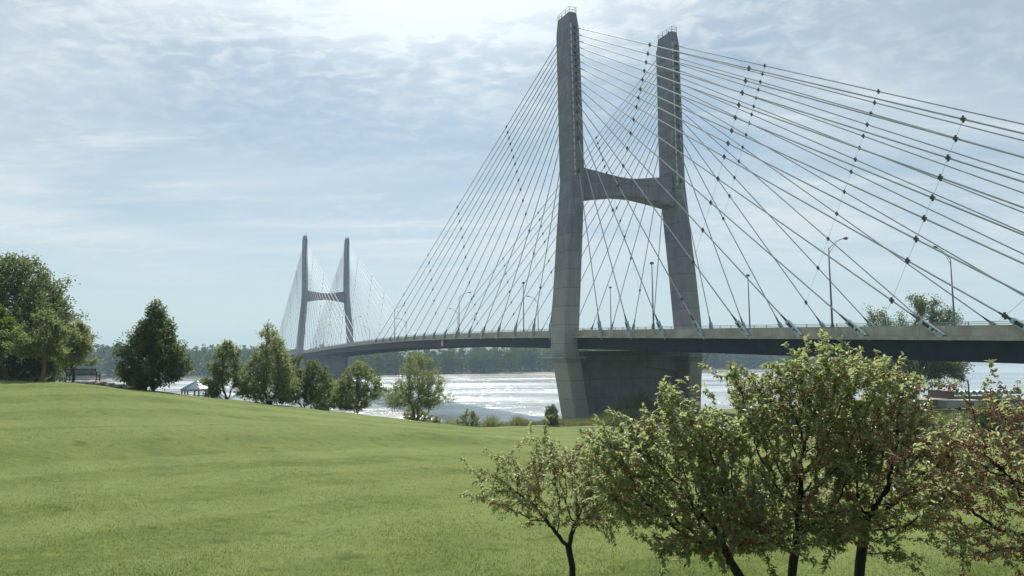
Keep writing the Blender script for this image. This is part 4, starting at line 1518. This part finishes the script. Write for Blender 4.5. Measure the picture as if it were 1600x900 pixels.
crabapple('sparse crabapple with arching bare limbs entering from the right edge', 1668, 7.6,
          [(1560, 735, 85, 70, 0, .6, 2.4), (1500, 690, 70, 22, 0, .4, .9), (1580, 640, 50, 20, 0, .3, .35), (1553, 590, 10, 30, .1, .12, .25), (1470, 600, 50, 9, .2, .15, .3), (1480, 770, 60, 40, -.1, .4, 1.0), (1540, 850, 90, 30, -.2, .5, 1.1), (1690, 700, 110, 110, 0, .7, 1.8)],
          205, 1300, 4200, 13000, 0.075, leaf=0.070, fork_px=(1640, 830))

# ------------------------------------------------------------------ grass and weeds
def blades(name, P, h, w, mat, rs, spread=0.5, uneven=0.0):
    n = len(P)
    if uneven:
        h = h * (1 - uneven + 1.6 * uneven * (0.5 + 0.5 * np.sin(P[:, 0] * 0.9 + 2 * np.sin(P[:, 0] * 0.23))) ** 2 * (0.6 + 0.4 * np.sin(P[:, 0] * 3.1)))
    a = rs.uniform(0, 2 * math.pi, n)
    s = np.stack([np.cos(a), np.sin(a), np.zeros(n)], 1)
    hh = (h * rs.uniform(0.5, 1.3, n))[:, None]
    ww = (w * rs.uniform(0.6, 1.3, n))[:, None]
    ln = rs.normal(0, spread, (n, 3)) * hh
    ln[:, 2] = 0
    V = np.stack([P - s * ww / 2, P + s * ww / 2, P + ln + np.array([0, 0, 1.0]) * hh], 1).reshape(-1, 3)
    Fs = np.arange(3 * n).reshape(-1, 3)
    return tag(add_mesh(name, V, Fs, mat), kind='stuff')


rs = np.random.default_rng(31)
N = 420000
Yb = 9.5 + 34 * rs.uniform(0, 1, N) ** 1.6
Xb = rs.uniform(-1, 1, N) * (0.80 * Yb + 0.5)
den = np.sin(Xb * 0.9 + np.sin(Yb * 0.6) * 2) * np.sin(Yb * 0.8 + np.sin(Xb * 0.5) * 2)
kp = rs.uniform(-1, 1, N) < 0.35 + 0.65 * den
Xb, Yb = Xb[kp], Yb[kp]
Pb = np.stack([Xb, Yb, terrain(Xb, Yb) - 0.004], 1)
blades('grass', Pb, 0.045, 0.011, M['blade'], rs, 0.7)


def strip(x0, x1, fy, depth, n, rs):
    X = rs.uniform(x0, x1, n)
    Y = fy(X) + rs.uniform(0, 1, n) * depth
    return np.stack([X, Y, terrain(X, Y) - 0.02], 1)


wp = np.concatenate([
    strip(-9, 17, lambda X: 110.8 - 0.05 * X, 6.0, 13000, rs),
    strip(-16, -6, lambda X: 90 + (X + 16) * 2.0, 6.0, 3500, rs),
    strip(10, 34, lambda X: 122 + 0 * X, 12.0, 7000, rs)])
ed = np.sin(wp[:, 0] * 1.3) * 0.5 + 0.5
wp = wp[rs.uniform(0, 1, len(wp)) < 0.45 + 0.55 * ed]
blades('riverside_weeds', wp, 1.55, 0.10, M['weed'], rs, 0.36, 0.5)
mp = strip(48, 120, lambda X: 100 - (X - 60) * 0.16, 44.0, 34000, rs)
blades('meadow_grass', mp, 0.75, 0.14, M['weed'], rs, 0.4, 0.5)

# ------------------------------------------------------------------ far woods
def far_woods():
    rs = np.random.default_rng(77)
    VV, FF, b = [], [], 0
    def add(X, Y, H, W, n, s):
        nonlocal b
        z = terrain(np.array([X]), np.array([Y]))[0]
        t = rs.uniform(0, 1, n) ** 0.8
        ang = rs.uniform(0, 2 * math.pi, n)
        prof = np.interp(t, [0, .15, .5, .8, 1], [.75, .95, 1, .7, .15])
        r = W * prof * np.sqrt(rs.uniform(0.25, 1, n)) * (1 + 0.2 * np.sin(ang * 3 + X))
        P = np.stack([X + r * np.cos(ang), Y + r * np.sin(ang), z + 0.2 + t * H], 1)
        d = rs.normal(0, 1, (n, 3)) + np.stack([np.cos(ang), np.sin(ang), np.zeros(n)], 1) * .6
        V, Fs = leaf_cloud(P, d, s, s * 0.8, rs, False, 0.3)
        VV.append(V)
        FF.append(Fs + b)
        b += len(V)
    x = -1050.0
    while x < 3300:
        y = np.interp(x, SHX, SHY)
        k = max(0.55, y / 640.0)
        for row in range(4):
            if row > 0 and x > 1200:
                break
            X = x + rs.uniform(-4, 4)
            Y = y + 22 + row * 15 + rs.uniform(-5, 5) + 8 * math.sin(x * 0.02)
            H = rs.uniform(16.5, 20) + row * 1.8 + 2.5 * math.sin(x * 0.013)
            if rs.uniform() < 0.04:
                H *= 1.18
            if x > 330:
                H *= max(0.62, 1 - (x - 330) / 900)
            add(X, Y, H, rs.uniform(4.4, 6.6) * min(k, 1.8) ** 0.5, int(230 if row < 2 else 130), 2.2 * min(k, 2.0) ** 0.7)
        x += rs.uniform(4.5, 7.5) * k
    o = add_mesh('far_woods', np.concatenate(VV), np.concatenate(FF), M['leaf_far'])
    tag(o, kind='stuff')


far_woods()

# ------------------------------------------------------------------ bench on the crest
bx, by_, bz = crest(124)
by_ += 0.4
bz = tz(bx, by_) + 0.13
bench = empty('park_bench', (bx, by_, bz), R(8), label='black metal park bench on stone edging at the crest of the lawn', cat='bench')
W2 = 0.96
seat = MB()
for i in range(7):
    seat.bar((-W2, -0.02 + i * 0.07, 0.43 + 0.004 * (i - 3) ** 2 * 0.3), (W2, -0.02 + i * 0.07, 0.43 + 0.004 * (i - 3) ** 2 * 0.3), 0.05, 0.03)
seat.build('seat', M['black'], bench)
bk = MB()
bk.bar((-W2, -0.10, 0.50), (W2, -0.10, 0.50), 0.04, 0.05)
bk.bar((-W2 - 0.04, -0.27, 0.86), (W2 + 0.04, -0.27, 0.86), 0.05, 0.05)
for i in range(27):
    x = -W2 + 0.03 + i * (2 * W2 - 0.06) / 26
    bk.bar((x, -0.10, 0.50), (x, -0.27, 0.86), 0.038, 0.012)
bk.build('backrest', M['black'], bench)
for s in (-1, 1):
    lg = MB()
    x = s * W2
    lg.tube([(x, -0.16, 0.0), (x, -0.07, 0.43), (x, -0.27, 0.86)], 0.032, 6)
    lg.tube([(x, 0.44, 0.0), (x, 0.40, 0.43)], 0.032, 6)
    lg.tube([(x, -0.07, 0.42), (x, 0.42, 0.42)], 0.028, 6)
    lg.tube([(x, -0.13, 0.12), (x, 0.42, 0.12)], 0.022, 6)
    lg.tube([(x, -0.12, 0.10), (x, 0.40, 0.40)], 0.018, 6)
    lg.build('leg', M['black'], bench)
    ar = MB()
    ar.tube([(x, -0.15, 0.64), (x, 0.20, 0.66), (x, 0.44, 0.63), (x, 0.45, 0.42)], 0.028, 6)
    ar.build('armrest', M['black'], bench)
sb = MB()
sb.bar((-W2, 0.15, 0.14), (W2, 0.15, 0.14), 0.035, 0.035)
sb.build('stretcher', M['black'], bench)

stones = empty('stone_edging', (bx, by_, bz - 0.30), R(8), label='low row of rough brown field stones under and beside the bench', cat='stone edging')
rs2 = np.random.default_rng(5)
sx = -1.35
k = 0
while sx < 2.9:
    w = rs2.uniform(0.35, 0.7)
    h = 0.34 - max(0, sx - 1.0) * 0.085
    drop = max(0, (sx - 0.9)) * 0.13
    n_lat, n_lon = 5, 9
    vs, fs = [], []
    for i in range(n_lat + 1):
        t = math.pi * i / n_lat
        for j in range(n_lon):
            p = 2 * math.pi * j / n_lon
            e = 0.55
            sgnp = lambda v, q: math.copysign(abs(v) ** q, v)
            rr = 1 + rs2.uniform(-0.09, 0.09)
            vs.append((sx + w / 2 + rr * w * 0.53 * sgnp(math.sin(t), e) * sgnp(math.cos(p), e), -0.10 + rr * 0.55 * sgnp(math.sin(t), e) * sgnp(math.sin(p), e), 0.12 - drop + rr * h * 0.52 * sgnp(math.cos(t), e)))
    for i in range(n_lat):
        for j in range(n_lon):
            j2 = (j + 1) % n_lon
            fs.append((i * n_lon + j, (i + 1) * n_lon + j, (i + 1) * n_lon + j2, i * n_lon + j2))
    mb = MB()
    mb.add(vs, fs)
    mb.build('stone', M['stone'], stones)
    sx += w * 1.0
    k += 1

# ------------------------------------------------------------------ gazebo by the river
gx_, gy_, gz_ = at(307.5, 607.5, 147)
zg = tz(gx_, gy_)
gaz = empty('gazebo', (gx_, gy_, zg), R(10), label='octagonal gazebo with pale ribbed metal roof by the water', cat='gazebo')
ev = gz_ - zg
Rg = 3.15
rf = MB()
ring = [(Rg * math.cos(R(45 * k + 22.5)), Rg * math.sin(R(45 * k + 22.5))) for k in range(8)]
rf.add([(x, y, ev) for x, y in ring] + [(x, y, ev - 0.22) for x, y in ring] + [(0, 0, ev + 1.75), (0, 0, ev - 0.05)],
       [(k, (k + 1) % 8, 16) for k in range(8)] + [(k + 8, (k + 1) % 8 + 8, (k + 1) % 8, k) for k in range(8)] + [((k + 1) % 8 + 8, k + 8, 17) for k in range(8)])
rfo = rf.build('roof', M['roofmetal'], gaz)
sm = MB()
for k in range(8):
    (x0, y0), (x1, y1) = ring[k], ring[(k + 1) % 8]
    for q in range(1, 6):
        f = q / 6
        ex, ey = x0 + (x1 - x0) * f, y0 + (y1 - y0) * f
        # a seam runs straight up the slope until it meets the hip
        g_ = 1 - 2 * abs(f - 0.5)
        g_ = min(g_, 0.97)
        mx, my = (x0 + x1) / 2, (y0 + y1) / 2
        tx, ty = ex - mx * g_, ey - my * g_
        sm.bar((ex, ey, ev + 0.03), (tx, ty, ev + 1.75 * g_ + 0.03), 0.24, 0.09)
sm.build('seam', M['roofseam'], rfo)
fn = MB()
fn.tube([(0, 0, ev + 1.7), (0, 0, ev + 2.05)], [0.16, 0.03], 8)
fn.build('finial', M['roofmetal'], rfo)
for k in range(8):
    p = MB()
    x, y = ring[k][0] * 0.9, ring[k][1] * 0.9
    p.box(x - 0.13, x + 0.13, y - 0.13, y + 0.13, -0.3, ev - 0.1)
    p.build('post', M['wood'], gaz)
rl = MB()
for k in range(8):
    (x0, y0), (x1, y1) = ring[k], ring[(k + 1) % 8]
    for h in (ev - 2.3, ev - 1.6, ev - 1.25):
        rl.bar((x0 * .9, y0 * .9, h), (x1 * .9, y1 * .9, h), 0.08, 0.12)
    rl.bar((x0 * .9, y0 * .9, ev - 0.24), (x1 * .9, y1 * .9, ev - 0.24), 0.1, 0.24)
rl.build('railing', M['roofseam'], gaz)
fl = MB()
fl.add([(x * .98, y * .98, 0.15) for x, y in ring] + [(x * .98, y * .98, -0.5) for x, y in ring], [tuple(range(8)), tuple(range(15, 7, -1))] + [(k + 8, (k + 1) % 8 + 8, (k + 1) % 8, k) for k in range(8)])
fl.build('floor', M['pathm'], gaz)

# bin beside the tall pale tree
tx_, ty_ = at(421, 630, 60)[0], 60.0
tzb = tz(tx_, ty_)
bn = empty('trash_bin', (tx_, ty_, tzb), R(5), label='dark low park bin under the tall pale green tree', cat='bin')
bn.scale = (0.55, 0.55, 0.75)
bb = MB()
bb.hexa([(-.46, -.28, -.05), (.42, -.28, -.05), (.42, .28, -.05), (-.46, .28, -.05)], [(-.50, -.32, .46), (.46, -.32, .46), (.46, .32, .46), (-.50, .32, .46)])
bb.build('body', M['black'], bn, bevel=0.02)
lb = MB()
lb.hexa([(-.53, -.35, .462), (.49, -.35, .462), (.49, .35, .462), (-.53, .35, .462)], [(-.50, -.30, .52), (.46, -.30, .52), (.46, .30, .52), (-.50, .30, .52)])
lb.build('lid', M['bracket'], bn, bevel=0.02)

# ------------------------------------------------------------------ riverside buildings at the right
def place(px, Y, name, label, cat, rz=0.0, group=None):
    X = at(px, 600, Y)[0]
    return empty(name, (X, Y, tz(X, Y)), rz, label=label, cat=cat, group=group)


bw = place(1452, 158, 'brick_building', 'low red brick building with a taller right end behind the big open tree', 'building', R(6))
w = MB()
w.box(-5.2, 1.9, -3, 3, -0.6, 1.9)
w.build('wall', M['brick'], bw)
w = MB()
w.box(1.9, 3.4, -3.2, 3.2, -0.6, 3.7)
w.build('end_block', M['brick'], bw)
w = MB()
w.box(-5.4, 1.88, -3.2, 3.2, 1.902, 2.1)
w.build('roof', M['barrier'], bw)
w = MB()
w.box(1.8, 3.5, -3.3, 3.3, 3.702, 3.86)
w.build('coping', M['brick'], bw)
w = MB()
for x in (-4.2, -1.6):
    w = MB()
    w.box(x, x + 1.2, -3.03, -2.95, 0.4, 1.4)
    w.build('window', M['darkglass'], bw)

fwx = place(1500, 168, 'brick_wall', 'long low brown flood wall right of the brick building', 'wall', R(6))
w = MB()
w.box(-4, 7, -0.25, 0.25, -1, 2.25)
w.build('wall', M['brick'], fwx)
w = MB()
w.box(-4.1, 7.1, -0.32, 0.32, 2.252, 2.42)
w.build('coping', M['barrier'], fwx)

tr = place(1495, 150, 'white_trailer', 'low white trailer with a flat roof in front of the brown flood wall', 'trailer', R(4))
w = MB()
w.box(-3.6, 3.6, -1.3, 1.3, 0.45, 1.95)
w.build('body', M['white'], tr, bevel=0.05)
w = MB()
w.box(-3.75, 3.75, -1.45, 1.45, 1.952, 2.08)
w.build('roof', M['paint'], tr)
w = MB()
w.box(-1.0, -0.2, -1.33, -1.28, 0.5, 1.8)
w.build('door', M['galv'], tr)
w = MB()
w.box(0.8, 2.6, -1.325, -1.28, 1.05, 1.65)
w.build('window', M['darkglass'], tr)
for x in (-1.2, 1.2):
    for s in (-1, 1):
        w = MB()
        w.tube([(x, s * 1.05, 0.36), (x, s * 1.27, 0.36)], 0.36, 12)
        w.build('wheel', M['tyre'], tr)

cn = place(1530, 215, 'canopy', 'long teal scalloped canopy on white posts beside the river', 'canopy', R(8))
zc = at(1530, 616, 215)[2] - tz(cn.location.x, 215)
for k in range(11):
    c = MB()
    x0, x1 = -11.5 + k * 2.1, -11.5 + (k + 1) * 2.1
    vs, fs = [], []
    for i in range(9):
        a = math.pi * i / 8
        xx, zz = (x0 + x1) / 2 - 1.0 * math.cos(a), zc + 1.25 * math.sin(a)
        vs += [(xx, -2.5, zz), (xx, 2.5, zz), (xx, -2.5, zz + 0.08), (xx, 2.5, zz + 0.08)]
    for i in range(8):
        b = i * 4
        fs += [(b, b + 4, b + 5, b + 1), (b + 2, b + 3, b + 7, b + 6), (b, b + 2, b + 6, b + 4), (b + 1, b + 5, b + 7, b + 3)]
    fs += [(0, 1, 3, 2), (32, 34, 35, 33)]
    c.add(vs, fs)
    c.build('roof_vault', M['teal'], cn)
for k in range(12):
    for s in (-1, 1):
        c = MB()
        x = -11.5 + k * 2.1
        c.box(x - 0.12, x + 0.12, s * 2.3 - 0.12, s * 2.3 + 0.12, -0.5, zc + 0.02)
        c.build('post', M['paint'], cn)
c = MB()
c.box(-12.2, 12.2, -3.2, 3.2, -1.2, max(0.3, zc - 2.4))
c.build('platform', M['barrier'], cn)

for px, Y, top, lab in ((1513, 140, 594, 'taller weathered wooden pole in front of the teal canopy'), (1538, 160, 596, 'shorter wooden pole behind the small cone shaped tree')):
    o = place(px, Y, 'wooden_pole', lab, 'pole', 0.3, 'wooden poles by the river')
    h = at(px, top, Y)[2] - o.location.z
    w = MB()
    w.tube([(0, 0, -0.3), (0.03, 0, h * 0.5), (-0.05, 0, h)], [0.19, 0.16, 0.12], 8)
    w.build('shaft', M['wood'], o)
    w = MB()
    w.tube([(-0.05, 0, h - 0.002), (-0.05, 0, h + 0.12)], [0.15, 0.05], 8)
    w.build('cap', M['galv'], o)
    w = MB()
    w.bar((-0.25, -0.16, h - 0.9), (0.2, -0.16, h - 0.9), 0.1, 0.12)
    w.build('crosspiece', M['wood'], o)

sh = place(1592, 165, 'shed', 'small white roofed shed at the right edge beyond the crabapple branches', 'shed', R(15))
w = MB()
w.box(-2.6, 2.6, -2, 2, -0.5, 1.9)
w.build('wall', M['brick'], sh)
w = MB()
w.add([(-2.9, -2.3, 1.85), (2.9, -2.3, 1.85), (2.9, 2.3, 1.85), (-2.9, 2.3, 1.85), (-2.9, 0, 2.9), (2.9, 0, 2.9)], [(0, 1, 5, 4), (2, 3, 4, 5), (0, 4, 3), (1, 2, 5), (3, 2, 1, 0)])
w.build('roof', M['paint'], sh)
w = MB()
w.box(-0.5, 0.5, -2.04, -1.97, -0.3, 1.6)
w.build('door', M['galv'], sh)
vx = at(1574, 600, 150)[0]
car((vx, 150, tz(vx, 150)), R(-70), M['white'], 'white van parked left of the white roofed shed', 'van', True)
